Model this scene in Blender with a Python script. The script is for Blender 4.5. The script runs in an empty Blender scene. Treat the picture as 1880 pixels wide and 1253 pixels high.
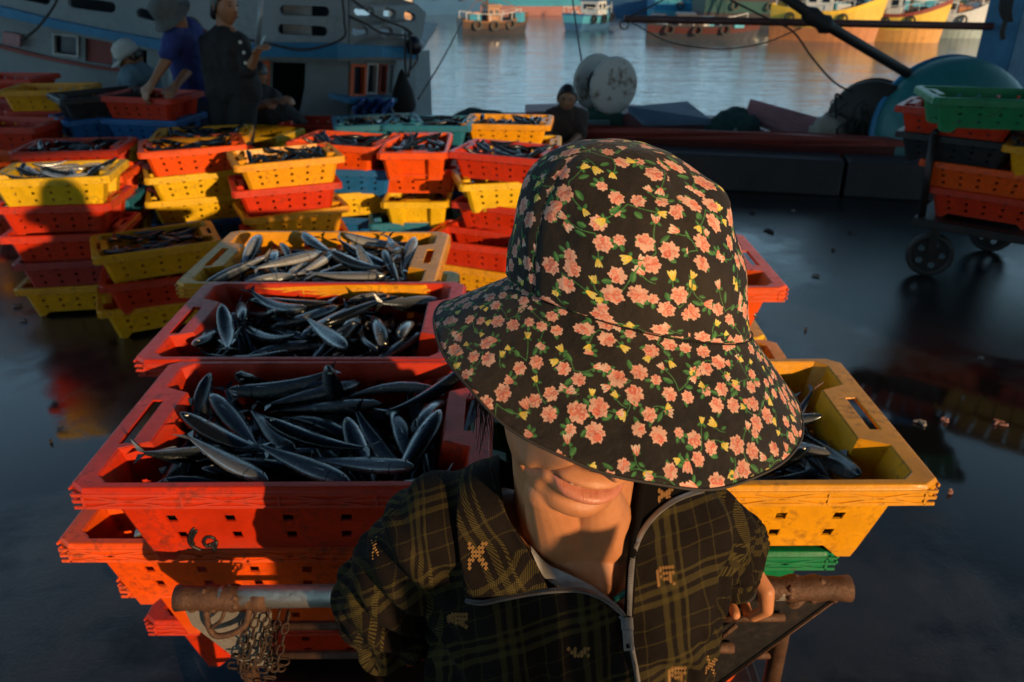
import bpy, bmesh, math, random
import numpy as np
from mathutils import Vector, Matrix, Euler, noise
from mathutils.bvhtree import BVHTree
R = math.radians
random.seed(7)
sc = bpy.context.scene
col = sc.collection
# ---------------------------------------------------------------- camera, light, sky, exposure
CAMH = 1.78; PITCH = R(25.8); FPX = 1880 * 28 / 36
cam = bpy.data.objects.new('camera', bpy.data.cameras.new('camera'))
col.objects.link(cam)
cam.location = (0, 0, CAMH)
cam.rotation_euler = (R(90) - PITCH, 0, 0)
cam.data.lens = 28; cam.data.sensor_width = 36
cam.data.clip_start = .02; cam.data.clip_end = 6000
cam.data.dof.use_dof = True
cam.data.dof.focus_distance = .78
cam.data.dof.aperture_fstop = 10
sc.camera = cam
SUN_EL = 12.0; SUN_AZ = 36.0         # sun stands behind the camera, to the right
sdir = Vector((math.sin(R(SUN_AZ)) * math.cos(R(SUN_EL)), -math.cos(R(SUN_AZ)) * math.cos(R(SUN_EL)), math.sin(R(SUN_EL))))
sun = bpy.data.objects.new('sun', bpy.data.lights.new('sun', 'SUN'))
col.objects.link(sun)
sun.data.energy = 5.0; sun.data.angle = R(.6); sun.data.color = (1, .67, .36)
sun.rotation_euler = sdir.to_track_quat('Z', 'Y').to_euler()
w = bpy.data.worlds.new('World'); sc.world = w; w.use_nodes = True
nt = w.node_tree
bg = nt.nodes['Background']
sky = nt.nodes.new('ShaderNodeTexSky'); sky.sky_type = 'NISHITA'; sky.sun_disc = False
sky.sun_elevation = R(SUN_EL); sky.sun_rotation = math.atan2(sdir.x, sdir.y)
sky.dust_density = 1.0; sky.ozone_density = 4.0; sky.air_density = 1.0
# pale band added low in the sky to brighten water and wet ground
_tc = nt.nodes.new('ShaderNodeTexCoord'); _sp = nt.nodes.new('ShaderNodeSeparateXYZ'); nt.links.new(_tc.outputs['Generated'], _sp.inputs[0])
_rp = nt.nodes.new('ShaderNodeValToRGB'); nt.links.new(_sp.outputs[2], _rp.inputs[0]); _e = _rp.color_ramp.elements
_e[0].position = .0; _e[0].color = (1, 1, 1, 1); _e[1].position = .62; _e[1].color = (.0, .0, .0, 1); _m1 = _e.new(.26); _m1.color = (.48, .48, .48, 1)
_mx = nt.nodes.new('ShaderNodeMix'); _mx.data_type = 'RGBA'; _mx.blend_type = 'ADD'; _sc = nt.nodes.new('ShaderNodeMix'); _sc.data_type = 'RGBA'; _sc.blend_type = 'MULTIPLY'
_sc.inputs[0].default_value = 1; nt.links.new(_rp.outputs[0], _sc.inputs[6]); _sc.inputs[7].default_value = (15.0, 25.0, 31.0, 1)
_mx.inputs[0].default_value = 1; nt.links.new(sky.outputs[0], _mx.inputs[6]); nt.links.new(_sc.outputs[2], _mx.inputs[7])
nt.links.new(_mx.outputs[2], bg.inputs[0]); bg.inputs[1].default_value = .05
sc.view_settings.view_transform = 'Standard'; sc.view_settings.look = 'None'
sc.view_settings.exposure = .0; sc.view_settings.gamma = 1
sc.render.engine = 'CYCLES'
sc.cycles.use_denoising = True
sc.cycles.max_bounces = 8; sc.cycles.glossy_bounces = 4; sc.cycles.sample_clamp_indirect = 6

# ---------------------------------------------------------------- helpers
def ray(px, py):
    c, s = math.cos(PITCH), math.sin(PITCH)
    a = (px - 940) / FPX; b = (626.5 - py) / FPX
    return Vector((a, c + b * s, -s + b * c))
CO = Vector((0, 0, CAMH))
def at(px, py, Y=None, Z=None, X=None):
    d = ray(px, py)
    t = Y / d.y if Y is not None else ((Z - CAMH) / d.z if Z is not None else X / d.x)
    return CO + d * t
def link(name, data, parent=None, mats=()):
    o = bpy.data.objects.new(name, data); col.objects.link(o)
    for m in mats: data.materials.append(m)
    if parent is not None: o.parent = parent
    return o
def tag(o, label=None, cat=None, group=None, kind=None):
    if label: o['label'] = label
    if cat: o['category'] = cat
    if group: o['group'] = group
    if kind: o['kind'] = kind
    return o
def empty(name, loc=(0, 0, 0), rz=0):
    o = bpy.data.objects.new(name, None); col.objects.link(o)
    o.location = loc; o.rotation_euler.z = rz; o.empty_display_size = .1
    return o
def copy_tree(o, parent=None):
    c = o.copy(); col.objects.link(c); c.parent = parent
    for ch in o.children: copy_tree(ch, c)
    return c
class MB:
    def __init__(s): s.v = []; s.f = []; s.m = []
    def add(s, v, f, m=0):
        n = len(s.v); s.v += [tuple(x) for x in v]
        s.f += [tuple(i + n for i in q) for q in f]; s.m += [m] * len(f)
    def box(s, c, d, rz=0, m=0, M=None):
        c = Vector(c); a, b, e = d[0] / 2, d[1] / 2, d[2] / 2
        Q = M if M is not None else Matrix.Rotation(rz, 3, 'Z')
        v = [c + Q @ Vector((x * a, y * b, z * e)) for x in (-1, 1) for y in (-1, 1) for z in (-1, 1)]
        s.add(v, [(0, 1, 3, 2), (4, 6, 7, 5), (0, 4, 5, 1), (2, 3, 7, 6), (0, 2, 6, 4), (1, 5, 7, 3)], m)
    def hexa(s, lo, hi, m=0):            # 4 bottom + 4 top points
        s.add(list(lo) + list(hi), [(3, 2, 1, 0), (4, 5, 6, 7), (0, 1, 5, 4), (1, 2, 6, 5), (2, 3, 7, 6), (3, 0, 4, 7)], m)
    def prism(s, pts, off, m=0):         # polygon extruded by a vector
        n = len(pts); off = Vector(off); p = [Vector(x) for x in pts]
        s.add(p + [x + off for x in p], [tuple(range(n))[::-1], tuple(range(n, 2 * n))] + [(i, (i + 1) % n, n + (i + 1) % n, n + i) for i in range(n)], m)
    def tube(s, pts, r, n=8, m=0, cap=True):
        pts = [Vector(p) for p in pts]; k = len(pts)
        rr = r if isinstance(r, (list, tuple)) else [r] * k
        up = None; rings = []
        for i, p in enumerate(pts):
            t = (pts[min(i + 1, k - 1)] - pts[max(i - 1, 0)]).normalized()
            if up is None: up = t.orthogonal().normalized()
            a = (up - t * up.dot(t))
            a = a.normalized() if a.length > 1e-6 else t.orthogonal().normalized()
            up = a; b = t.cross(a)
            rings.append([p + (a * math.cos(2 * math.pi * j / n) + b * math.sin(2 * math.pi * j / n)) * rr[i] for j in range(n)])
        v = [q for g in rings for q in g]
        f = [(i * n + j, i * n + (j + 1) % n, (i + 1) * n + (j + 1) % n, (i + 1) * n + j) for i in range(k - 1) for j in range(n)]
        if cap: f += [tuple(range(n))[::-1], tuple(range((k - 1) * n, k * n))]
        s.add(v, f, m)
    def lathe(s, prof, M=None, n=24, m=0):   # prof: (radius, height) about local z
        M = M or Matrix.Identity(4); v = []
        for r, z in prof:
            for j in range(n):
                a = 2 * math.pi * j / n; v.append(M @ Vector((r * math.cos(a), r * math.sin(a), z)))
        k = len(prof)
        s.add(v, [(i * n + j, i * n + (j + 1) % n, (i + 1) * n + (j + 1) % n, (i + 1) * n + j) for i in range(k - 1) for j in range(n)], m)
    def grid(s, P, m=0, close=False):    # P[i][j]
        a, b = len(P), len(P[0])
        s.add([p for r_ in P for p in r_], [(i * b + j, i * b + (j + 1) % b, (i + 1) * b + (j + 1) % b, (i + 1) * b + j) for i in range(a - 1) for j in range(b if close else b - 1)], m)
    def mesh(s, name, smooth=False):
        me = bpy.data.meshes.new(name); me.from_pydata(s.v, [], s.f)
        me.polygons.foreach_set('material_index', s.m)
        if smooth: me.polygons.foreach_set('use_smooth', [True] * len(s.f))
        me.update(); return me
    def build(s, name, mats, parent=None, smooth=False, bevel=0, solid=0, sub=0, fix=True, seg=1, auto=False):
        if not isinstance(mats, (list, tuple)): mats = [mats]
        me = s.mesh(name, smooth)
        if fix:
            bm = bmesh.new(); bm.from_mesh(me); bmesh.ops.recalc_face_normals(bm, faces=bm.faces); bm.to_mesh(me); bm.free()
        o = link(name, me, parent, mats)
        if solid: md = o.modifiers.new('s', 'SOLIDIFY'); md.thickness = solid; md.offset = 0
        if bevel: md = o.modifiers.new('b', 'BEVEL'); md.width = bevel; md.segments = seg; md.limit_method = 'ANGLE'; md.angle_limit = R(35)
        if sub: md = o.modifiers.new('u', 'SUBSURF'); md.levels = md.render_levels = sub
        return o
def baked(o):                            # apply the modifiers
    dg = bpy.context.evaluated_depsgraph_get(); dg.update()
    me = bpy.data.meshes.new_from_object(o.evaluated_get(dg), preserve_all_data_layers=True, depsgraph=dg)
    o.modifiers.clear(); o.data = me; return o
def smoothstep(a, b, x):
    t = np.clip((x - a) / (b - a), 0, 1); return t * t * (3 - 2 * t)
def spline(pts, n):                      # Catmull-Rom through points
    P = [Vector(p) for p in pts]; P = [P[0] * 2 - P[1]] + P + [P[-1] * 2 - P[-2]]; out = []
    k = len(P) - 3
    for i in range(n):
        u = i / (n - 1) * k; j = min(int(u), k - 1); t = u - j
        a, b, c, d = P[j:j + 4]
        out.append(.5 * ((2 * b) + (c - a) * t + (2 * a - 5 * b + 4 * c - d) * t * t + (3 * b - a - 3 * c + d) * t ** 3))
    return out

# ---------------------------------------------------------------- materials
class N:                                 # tiny node-graph writer
    def __init__(s, name):
        s.m = bpy.data.materials.new(name); s.m.use_nodes = True; s.t = s.m.node_tree
        s.b = s.t.nodes['Principled BSDF']; s.o = s.t.nodes['Material Output']
    def n(s, typ, **k):
        x = s.t.nodes.new('ShaderNode' + typ)
        for a, b in k.items():
            if a[0] == '_': setattr(x, a[1:], b)
            else:
                i = int(a[1:]) if a[0] == 'i' and a[1:].isdigit() else a.replace('_', ' ')
                s.set(x.inputs[i], b)
        return x
    def set(s, inp, v):
        if isinstance(v, bpy.types.NodeSocket): s.t.links.new(v, inp)
        elif isinstance(v, bpy.types.Node): s.t.links.new(v.outputs[0], inp)
        else:
            if hasattr(inp, 'default_value') and isinstance(v, (tuple, list)) and len(v) == 3 and len(inp.default_value) == 4: v = (*v, 1)
            inp.default_value = v
    def p(s, **k):
        for a, b in k.items(): s.set(s.b.inputs[a.replace('_', ' ')], b)
        return s
    def tc(s, w='Object'): return s.n('TexCoord').outputs[w]
    def noise(s, scale, detail=4, rough=.55, vec=None, dist=0):
        return s.n('TexNoise', Vector=vec if vec is not None else s.tc(), Scale=scale, Detail=detail, Roughness=rough, Distortion=dist)
    def ramp(s, fac, stops, interp='LINEAR'):
        r = s.n('ValToRGB', Fac=fac); e = r.color_ramp.elements; r.color_ramp.interpolation = interp
        while len(e) < len(stops): e.new(.5)
        for x, (p, c) in zip(e, stops):
            x.position = p; x.color = (*c, 1) if isinstance(c, (tuple, list)) else (c, c, c, 1)
        return r.outputs[0]
    def mix(s, f, a, b, blend='MIX'):
        x = s.n('Mix', _data_type='RGBA', _blend_type=blend)
        s.set(x.inputs[0], f); s.set(x.inputs[6], a); s.set(x.inputs[7], b); return x.outputs[2]
    def math(s, op, a, b=0, c=0):
        x = s.n('Math', _operation=op); s.set(x.inputs[0], a); s.set(x.inputs[1], b); s.set(x.inputs[2], c); return x.outputs[0]
    def bump(s, h, strength=.3, dist=.01):
        x = s.n('Bump', Height=h, Strength=strength, Distance=dist); s.set(s.b.inputs['Normal'], x.outputs[0]); return x
def paint(name, c, rough=.5, var=.25, scale=6, metal=0, bump=.15, dirt=(.02, .017, .014), dirtamt=.3, coat=0, spec=.5):
    g = N(name)
    n1 = g.noise(scale, 6, .65); n2 = g.noise(scale * 7, 5, .7)
    dk = tuple(x * (1 - var) for x in c); lt = tuple(min(1, x * (1 + var)) for x in c)
    base = g.ramp(n1, [(.3, dk), (.7, lt)])
    d = g.ramp(g.math('MULTIPLY', n1.outputs[0], n2.outputs[0]), [(.26, 0), (.42, 1)])
    base = g.mix(g.math('MULTIPLY', d, dirtamt), base, dirt)
    g.p(Base_Color=base, Roughness=g.ramp(n2, [(.3, max(.05, rough - .12)), (.7, min(1, rough + .12))]), Metallic=metal, Specular_IOR_Level=spec, Coat_Weight=coat)
    if bump: g.bump(n2, bump, .004)
    return g.m
def plain(name, c, rough=.6, metal=0, **k):
    g = N(name); g.p(Base_Color=c, Roughness=rough, Metallic=metal, **k); return g.m
def plastic(name, c, worn=(.75, .55, .5)):
    g = N(name)
    oi = g.n('ObjectInfo').outputs['Random']
    tcv = g.n('VectorMath', _operation='ADD', i0=g.tc(), i1=g.n('CombineXYZ', X=oi, Y=oi, Z=oi).outputs[0]).outputs[0]
    n1 = g.noise(9, 6, .65, tcv); n2 = g.noise(60, 4, .7, tcv); 
    st = g.n('Mapping', Vector=tcv, Scale=(6, 6, 90)).outputs[0]; n3 = g.noise(4, 4, .7, st)
    base = g.ramp(n1, [(.3, tuple(x * .66 for x in c)), (.7, tuple(min(1, x * 1.12) for x in c))])
    base = g.mix(g.math('MULTIPLY', g.ramp(n3, [(.70, 0), (.80, 1)]), .06), base, worn)
    grime = g.ramp(g.math('MULTIPLY', n1.outputs[0], n2.outputs[0]), [(.27, 0), (.4, 1)])
    base = g.mix(g.math('MULTIPLY', grime, .6), base, (.045, .02, .012))
    ge = g.n('NewGeometry').outputs['Pointiness']
    base = g.mix(g.math('MULTIPLY', g.ramp(ge, [(.56, 0), (.64, 1)]), .04), base, worn)
    g.p(Base_Color=base, Roughness=g.ramp(n2, [(.3, .3), (.7, .5)]), Specular_IOR_Level=.32)
    g.p(Subsurface_Weight=.0)
    g.bump(g.math('ADD', n2.outputs[0], g.math('MULTIPLY', n1.outputs[0], 1.5)), .22, .0025)
    return g.m
PL = {
 'red': plastic('red_plastic', (.58, .030, .004)),
 'orange': plastic('orange_plastic', (.80, .085, .004)),
 'yellow': plastic('yellow_plastic', (.76, .46, .008), (.7, .62, .45)),
 'amber': plastic('amber_plastic', (.78, .33, .004), (.7, .6, .45)),
 'blue': plastic('blue_plastic', (.010, .12, .34), (.4, .5, .6)),
 'teal': plastic('teal_plastic', (.012, .15, .24), (.4, .5, .5)),
 'green': plastic('green_plastic', (.006, .20, .07), (.4, .6, .5)),
 'dark': plastic('black_plastic', (.015, .017, .02), (.2, .2, .2)),
 'faded': plastic('faded_red_plastic', (.40, .04, .03), (.7, .5, .5)),
}
# ---------------------------------------------------------------- crate and fish prototypes
CL, CW, CH = .65, .43, .175
def crate_meshes():
    hx0, hx1, hy0, hy1 = CL / 2 - .078, CL / 2 - .030, CW / 2 - .040, CW / 2 - .013
    z0, H = .024, CH; ny = .085
    plan = []                            # (bottom x,y, top x,y, rim x,y, hole?, slot?)
    xs = [-.93, -.84]
    for c_ in (-.70, -.35, 0, .35, .70): xs += [c_ - .032, c_ + .032]
    xs = sorted(set(xs[:2] + xs[2:] + [.84, .93]))
    holes = {round(c_ - .032, 4) for c_ in (-.70, -.35, 0, .35, .70)}
    def side(sy):
        o = []
        for f in xs: o.append((f * hx0, sy * hy0, f * hx1, sy * hy1, f * (CL / 2), sy * CW / 2, round(f, 4), 0))
        return o
    def endp(sx):
        o = []
        for y, ins in ((-.9, 0), (-.52, 0), (-.42, 1), (-.26, 1), (.26, 1), (.42, 1), (.52, 0), (.9, 0)):
            o.append((sx * (hx0 - .035 * ins), y * hy0, sx * (hx1 - .046 * ins), y * hy1, sx * CL / 2, y * CW / 2 * 1.02, None, 1 if y == -.26 else 0))
        return o
    A = side(-1); B = endp(1); C_ = side(1)[::-1]; D = endp(-1)[::-1]
    plan = A + B + C_ + D
    nA, nB = len(A), len(B)
    n = len(plan)
    ts = [0, .17, .27, .43, .53, .68, .78, 1]
    mb = MB(); V = []
    for t in ts:
        for p in plan:
            x = p[0] + (p[2] - p[0]) * t; y = p[1] + (p[3] - p[1]) * t
            zb = 0 if abs(p[0]) > hx0 * .74 else z0
            V.append((x, y, zb + (H - zb) * t))
    F = []
    for i in range(len(ts) - 1):
        for j in range(n):
            k = (j + 1) % n
            if i in (1, 3, 5):
                if j < nA and plan[j][6] in holes and plan[k][6] is not None and j < nA - 1: continue
                if nA + nB <= j < 2 * nA + nB - 1 and plan[k][6] in holes: continue
            F.append((i * n + j, i * n + k, (i + 1) * n + k, (i + 1) * n + j))
    mb.add(V, F)
    # floor
    b = [(-hx0 * .99, -hy0 * .99, z0 + .006), (hx0 * .99, -hy0 * .99, z0 + .006), (hx0 * .99, hy0 * .99, z0 + .006), (-hx0 * .99, hy0 * .99, z0 + .006)]
    mb.add(b, [(0, 1, 2, 3)])
    body = mb.build('crate', [], bevel=0, solid=.004)
    bm = bmesh.new(); bm.from_mesh(body.data); bmesh.ops.remove_doubles(bm, verts=bm.verts, dist=.0005); bm.to_mesh(body.data); bm.free()
    baked(body)
    rm = MB(); V = []
    fl = [0, .42, .68, 1]
    for t in fl:
        for p in plan:
            V.append((p[2] + (p[4] - p[2]) * t, p[3] + (p[5] - p[3]) * t, H))
    for dz, o_ in ((.006, .004), (.036, .003)):
        for p in plan:
            V.append((p[4] + math.copysign(o_, p[4]) * (abs(p[4]) > CL / 2 - .001), p[5] + math.copysign(o_, p[5]) * (abs(p[5]) > CW / 2 - .001), H - dz))
    F = []
    for i in range(5):
        for j in range(n):
            k = (j + 1) % n
            if i == 1 and plan[j][7] and plan[k][6] is None: continue
            if i == 1 and nA + nB + nA <= j and plan[k][7]: continue
            F.append((i * n + j, i * n + k, (i + 1) * n + k, (i + 1) * n + j))
    rm.add(V, F)
    rim = rm.build('rim', [], solid=.004, bevel=.0015, seg=2)
    baked(rim)
    rb = MB()
    for sy in (-1, 1):
        y = sy * (CW / 2 + .0055)
        for z in (.009, .0205, .032): rb.box((0, y, H - z), (CL - .01, .003, .0055))
        for c_ in (-.155, 0, .155, -.31, .31): rb.box((c_ * .98, y, H - .021), (.004, .0042, .026))
        for c_ in (-.2325, -.0775, .0775, .2325):
            for s_ in (-1, 1):
                rb.box((c_, y, H - .021), (.15, .0042, .0032), M=Matrix.Rotation(s_ * .165, 3, 'Y'))
    for sx in (-1, 1):
        x = sx * (CL / 2 + .0055)
        for z in (.009, .0205, .032): rb.box((x, 0, H - z), (.003, CW - .02, .0055))
        for c_ in (-.14, 0, .14): rb.box((x, c_, H - .021), (.0042, .004, .026))
    ro = rb.build('rim_ribs', [])
    bm = bmesh.new(); bm.from_mesh(rim.data); bm.from_mesh(ro.data); bm.to_mesh(rim.data); bm.free()
    bpy.data.objects.remove(ro)
    bd, rd = body.data, rim.data
    bpy.data.objects.remove(body); bpy.data.objects.remove(rim)
    for m in (bd, rd): m.materials.clear(); m.materials.append(PL['red'])
    return bd, rd
CRATE, RIM = crate_meshes()

def fish_mesh(bend=0., L=.24, eye=True, fat=1., curl=0.):
    mb = MB(); n = 12
    st = [(0, .002, .0016), (.03, .010, .008), (.08, .017, .013), (.16, .0235, .0165), (.28, .0275, .018), (.42, .0275, .0175), (.58, .0225, .0145), (.72, .0155, .010), (.84, .0085, .0055), (.9, .0052, .003)]
    rings = []
    def C(t, y=0, z=0):
        a = (t - .45)
        return Vector((t * L - L / 2, y + bend * L * a * a * 1.6, z + curl * L * a * a))
    for t, h, w_ in st:
        r_ = []
        for j in range(n):
            a = 2 * math.pi * j / n; s_, c_ = math.sin(a), math.cos(a)
            zz = h * s_ * fat * .80 * L / .24; yy = w_ * c_ * fat * .80 * L / .24 * (1 - .15 * max(0, -s_))
            r_.append(C(t, yy, zz))
        rings.append(r_)
    mb.grid(rings, close=True)
    mb.add(rings[0], [tuple(range(n))[::-1]])
    # tail fork, fins
    for s_ in (1, -1):
        mb.add([C(.885, .0012, 0), C(.9, -.0012, .005 * s_), C(1.0, 0, .024 * s_), C(.955, 0, .003 * s_)], [(0, 1, 2, 3)])
    mb.add([C(.34, 0, .018), C(.40, 0, .028), C(.47, 0, .018)], [(0, 1, 2)])
    mb.add([C(.60, 0, .013), C(.64, 0, .019), C(.82, 0, .006)], [(0, 1, 2)])
    mb.add([C(.60, 0, -.013), C(.64, 0, -.018), C(.82, 0, -.006)], [(0, 1, 2)])
    for s_ in (1, -1):
        mb.add([C(.235, .0118 * s_, -.003), C(.25, .0125 * s_, -.007), C(.36, .0138 * s_, -.009)], [(0, 1, 2)])
    me = mb.mesh('fish', True)
    bm = bmesh.new(); bm.from_mesh(me); bmesh.ops.recalc_face_normals(bm, faces=bm.faces); bm.to_mesh(me); bm.free()
    em = None
    if eye:
        e = MB()
        for s_ in (1, -1):
            c_ = C(.078, .0078 * s_ * fat, .003)
            M = Matrix.Translation(c_) @ Matrix.Rotation(-s_ * math.pi / 2, 4, 'X')
            e.lathe([(.0038, -.002), (.0037, .0006), (.0024, .0016)], M, 10, 0)
            e.lathe([(.0023, .0016), (.0014, .0022), (.0001, .0024)], M, 10, 1)
        em = e.mesh('eye', True)
    return me, em
# ---------------------------------------------------------------- the woman's hat: printed cloth
def cloth_image():
    S = 2048; PPM = 3400.                # pixels per metre of cloth
    im = np.zeros((S, S, 3), np.float32)
    rng = np.random.default_rng(5)
    yy, xx = np.mgrid[0:S, 0:S].astype(np.float32)
    im[:] = (.0085, .0068, .006)
    cols = dict(deep=(.64, .10, .06), mid=(.80, .205, .125), pale=(.76, .42, .31), g1=(.03, .15, .04), g2=(.08, .24, .07), y1=(.80, .52, .02), y2=(.78, .66, .22), cream=(.78, .64, .50))
    def patch(cx, cy, r):
        x0, x1 = int(max(0, cx - r)), int(min(S, cx + r + 1)); y0, y1 = int(max(0, cy - r)), int(min(S, cy + r + 1))
        if x0 >= x1 or y0 >= y1: return None
        return (slice(y0, y1), slice(x0, x1)), xx[y0:y1, x0:x1] - cx, yy[y0:y1, x0:x1] - cy
    def put(sl, a, c):
        a = np.clip(a, 0, 1)[..., None]; c = np.asarray(c, np.float32)
        im[sl] = im[sl] * (1 - a) + c * a
    def leaf(cx, cy, ang, L, Wd, c=None):
        q = patch(cx, cy, L * 1.1)
        if q is None: return
        sl, X, Y = q; u = (X * math.cos(ang) + Y * math.sin(ang)) / L; v = (-X * math.sin(ang) + Y * math.cos(ang)) / Wd
        prof = np.clip(u * (1 - u) * 4, 0, 1) ** .7 * (u > 0) * (u < 1)
        put(sl, (prof - np.abs(v)) * Wd * .7, c or cols['g1'])
        put(sl, (prof * .55 - np.abs(v + .25)) * Wd * .5 * .8, cols['g2'])
    def stem(x0, y0, x1, y1, bend):
        mx, my = (x0 + x1) / 2 + bend * (y1 - y0), (y0 + y1) / 2 - bend * (x1 - x0)
        for t in np.linspace(0, 1, int(max(8, math.hypot(x1 - x0, y1 - y0) / 1.5))):
            x = (1 - t) ** 2 * x0 + 2 * t * (1 - t) * mx + t * t * x1; y = (1 - t) ** 2 * y0 + 2 * t * (1 - t) * my + t * t * y1
            q = patch(x, y, 4)
            if q: put(q[0], 2.3 - np.hypot(q[1], q[2]), cols['g2'] if rng.random() < .4 else cols['g1'])
    def rose(cx, cy, r, ang, kind):
        q = patch(cx, cy, r * 1.35)
        if q is None: return
        sl, X, Y = q
        a = np.arctan2(Y, X) - ang; d = np.hypot(X, Y) / r
        n = 7 if kind else 6
        edge = .86 + .10 * np.cos(n * a + rng.random() * 6) + .06 * np.cos((2 * n + 1) * a + rng.random() * 6)
        m = (edge - d) * r * .8
        put(sl, m, cols['pale'])
        # petal shells: crescents of deeper colour streaked from the heart
        for k in range(rng.integers(4, 7)):
            b = rng.random() * 6.28; rr = r * rng.uniform(.30, .50); ox, oy = math.cos(b) * r * .40, math.sin(b) * r * .40
            dd = np.hypot(X - ox, Y - oy) / rr; aa = np.arctan2(Y - oy, X - ox) - b
            streak = .5 + .5 * np.cos(aa * 7 + rng.random() * 6)
            sh = np.clip((.92 - dd) * 6, 0, 1) * np.clip((dd - .10) * 3, 0, 1)
            put(sl, np.minimum(np.clip(m, 0, 1), sh * (.35 + .65 * streak) * .9), cols['mid'] if k % 2 else cols['deep'])
            put(sl, np.minimum(np.clip(m, 0, 1), np.clip(1.5 - np.abs(dd - .98) * rr * .55, 0, 1) * .85), cols['pale'])
        put(sl, np.minimum(np.clip(m, 0, 1), np.clip(1 - np.hypot(X, Y) / (r * .22), 0, 1)), cols['deep'])
    def tulip(cx, cy, r, ang, c1, c2):
        q = patch(cx, cy, r * 1.5)
        if q is None: return
        sl, X, Y = q; u = (X * math.cos(ang) + Y * math.sin(ang)) / r; v = (-X * math.sin(ang) + Y * math.cos(ang)) / r
        top = .62 + .28 * np.abs(np.cos(v * 4.2))
        m = np.minimum(np.minimum(top - u, .72 * np.sqrt(np.clip(u + 1, 0, 1.4)) - np.abs(v)), 2) * r * .8
        put(sl, m, c2)
        put(sl, np.minimum(np.clip(m, 0, 1), np.clip(.5 + .7 * np.cos(v * 13) - .9 * u, 0, 1) * .95), c1)
    def unit(cx, cy, kind):
        th = rng.random() * 6.28
        if kind < .42:                   # a spray: 2-3 roses, buds on stems, leaves
            k = 3 if rng.random() < .45 else 2; R0 = rng.uniform(26, 34)
            cs = [(cx + math.cos(th + i * 2.2) * R0 * 1.22, cy + math.sin(th + i * 2.2) * R0 * 1.22) for i in range(k)]
            for i in range(2):
                b = th + 3.5 + i * 1.7 + rng.normal() * .3; Ls = rng.uniform(66, 92)
                ex, ey = cx + math.cos(b) * Ls, cy + math.sin(b) * Ls
                stem(cx, cy, ex, ey, rng.uniform(-.35, .35))
                for s_ in (-1, 1): leaf(ex, ey, b + math.pi + s_ * .9, 20, 5.5)
                if rng.random() < .55: tulip(ex + math.cos(b) * 8, ey + math.sin(b) * 8, rng.uniform(12, 16), b, cols['y1'], cols['y2'])
                else: tulip(ex + math.cos(b) * 8, ey + math.sin(b) * 8, rng.uniform(13, 17), b, cols['mid'], cols['cream'])
            for i in range(4):
                b = th + i * 1.6 + rng.normal() * .2; leaf(cx + math.cos(b) * R0 * 1.0, cy + math.sin(b) * R0 * 1.0, b + rng.normal() * .4, rng.uniform(28, 40), rng.uniform(7, 10))
            for i, (x, y) in enumerate(cs): rose(x, y, R0 * rng.uniform(.85, 1.08), rng.random() * 6, i % 2)
        elif kind < .75:
            R0 = rng.uniform(15, 24)
            for i in range(3):
                b = th + i * .8; leaf(cx + math.cos(b) * R0 * .6, cy + math.sin(b) * R0 * .6, b, R0 * 1.25, 7)
            if rng.random() < .45: tulip(cx, cy, R0, th + math.pi, cols['mid'], cols['pale'])
            else: rose(cx, cy, R0, th, 1)
        else:
            c1, c2 = (cols['y1'], cols['y2']) if rng.random() < .6 else (cols['mid'], cols['cream'])
            b = th; stem(cx, cy, cx + math.cos(b) * 50, cy + math.sin(b) * 50, .3)
            leaf(cx + math.cos(b) * 34, cy + math.sin(b) * 34, b + .9, 22, 6); leaf(cx, cy, b + .7, 18, 6); leaf(cx, cy, b - .7, 18, 6)
            tulip(cx, cy, rng.uniform(13, 18), b + math.pi, c1, c2)
    G_ = 163; k = 0
    for j in range(int(S / (G_ * .87)) + 2):
        for i in range(int(S / G_) + 2):
            x = (i + .5 * (j % 2)) * G_; y = j * G_ * .87
            q = rng.normal(0, 10, 8)
            unit(x + G_ * .5 + q[2], y + G_ * .05 + q[3], .5 if rng.random() < .7 else .9)
            unit(x + G_ * .24 + q[4], y + G_ * .44 + q[5], .9 if rng.random() < .6 else .5)
            unit(x + q[0], y + q[1], .1)
    # weave and a little wear
    im *= (1 + rng.normal(0, .10, (S, S, 1)).astype(np.float32))
    im = np.clip(im, 0, 1)
    srgb = np.where(im < .0031308, im * 12.92, 1.055 * np.power(np.maximum(im, 1e-6), 1 / 2.4) - .055)
    img = bpy.data.images.new('floral_cloth', S, S)
    buf = np.ones((S, S, 4), np.float32); buf[..., :3] = srgb
    img.pixels.foreach_set(buf.ravel()); img.update(); img.pack()
    return img, PPM / S
FLORAL, UVM = cloth_image()              # UVM: uv units per metre
def hat_mats():
    g = N('floral_cloth'); uv = g.n('UVMap', _uv_map='UVMap').outputs[0]
    t = g.n('TexImage', Vector=uv, _image=FLORAL, _interpolation='Cubic')
    nz = g.noise(35, 4, .6); wear = g.ramp(nz, [(.4, (1, 1, 1)), (.75, (.75, .72, .70))])
    c = g.mix(1.0, t.outputs[0], wear, 'MULTIPLY')
    c = g.mix(g.ramp(g.noise(12, 6, .7), [(.35, .03), (.70, .20)]), c, (.13, .09, .06))
    g.p(Base_Color=c, Roughness=.82, Specular_IOR_Level=.25, Sheen_Weight=.06, Sheen_Roughness=.5)
    fine = g.noise(1400, 2, .5); wr = g.noise(28, 5, .6)
    g.bump(g.math('ADD', g.math('MULTIPLY', fine.outputs[0], .10), g.math('MULTIPLY', wr.outputs[0], 1.8)), .6, .006)
    return g.m
FL = hat_mats()
THREAD = plain('dark_thread', (.008, .007, .006), .9)
PIPING = plain('brown_edge_binding', (.035, .027, .022), .8)

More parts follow.
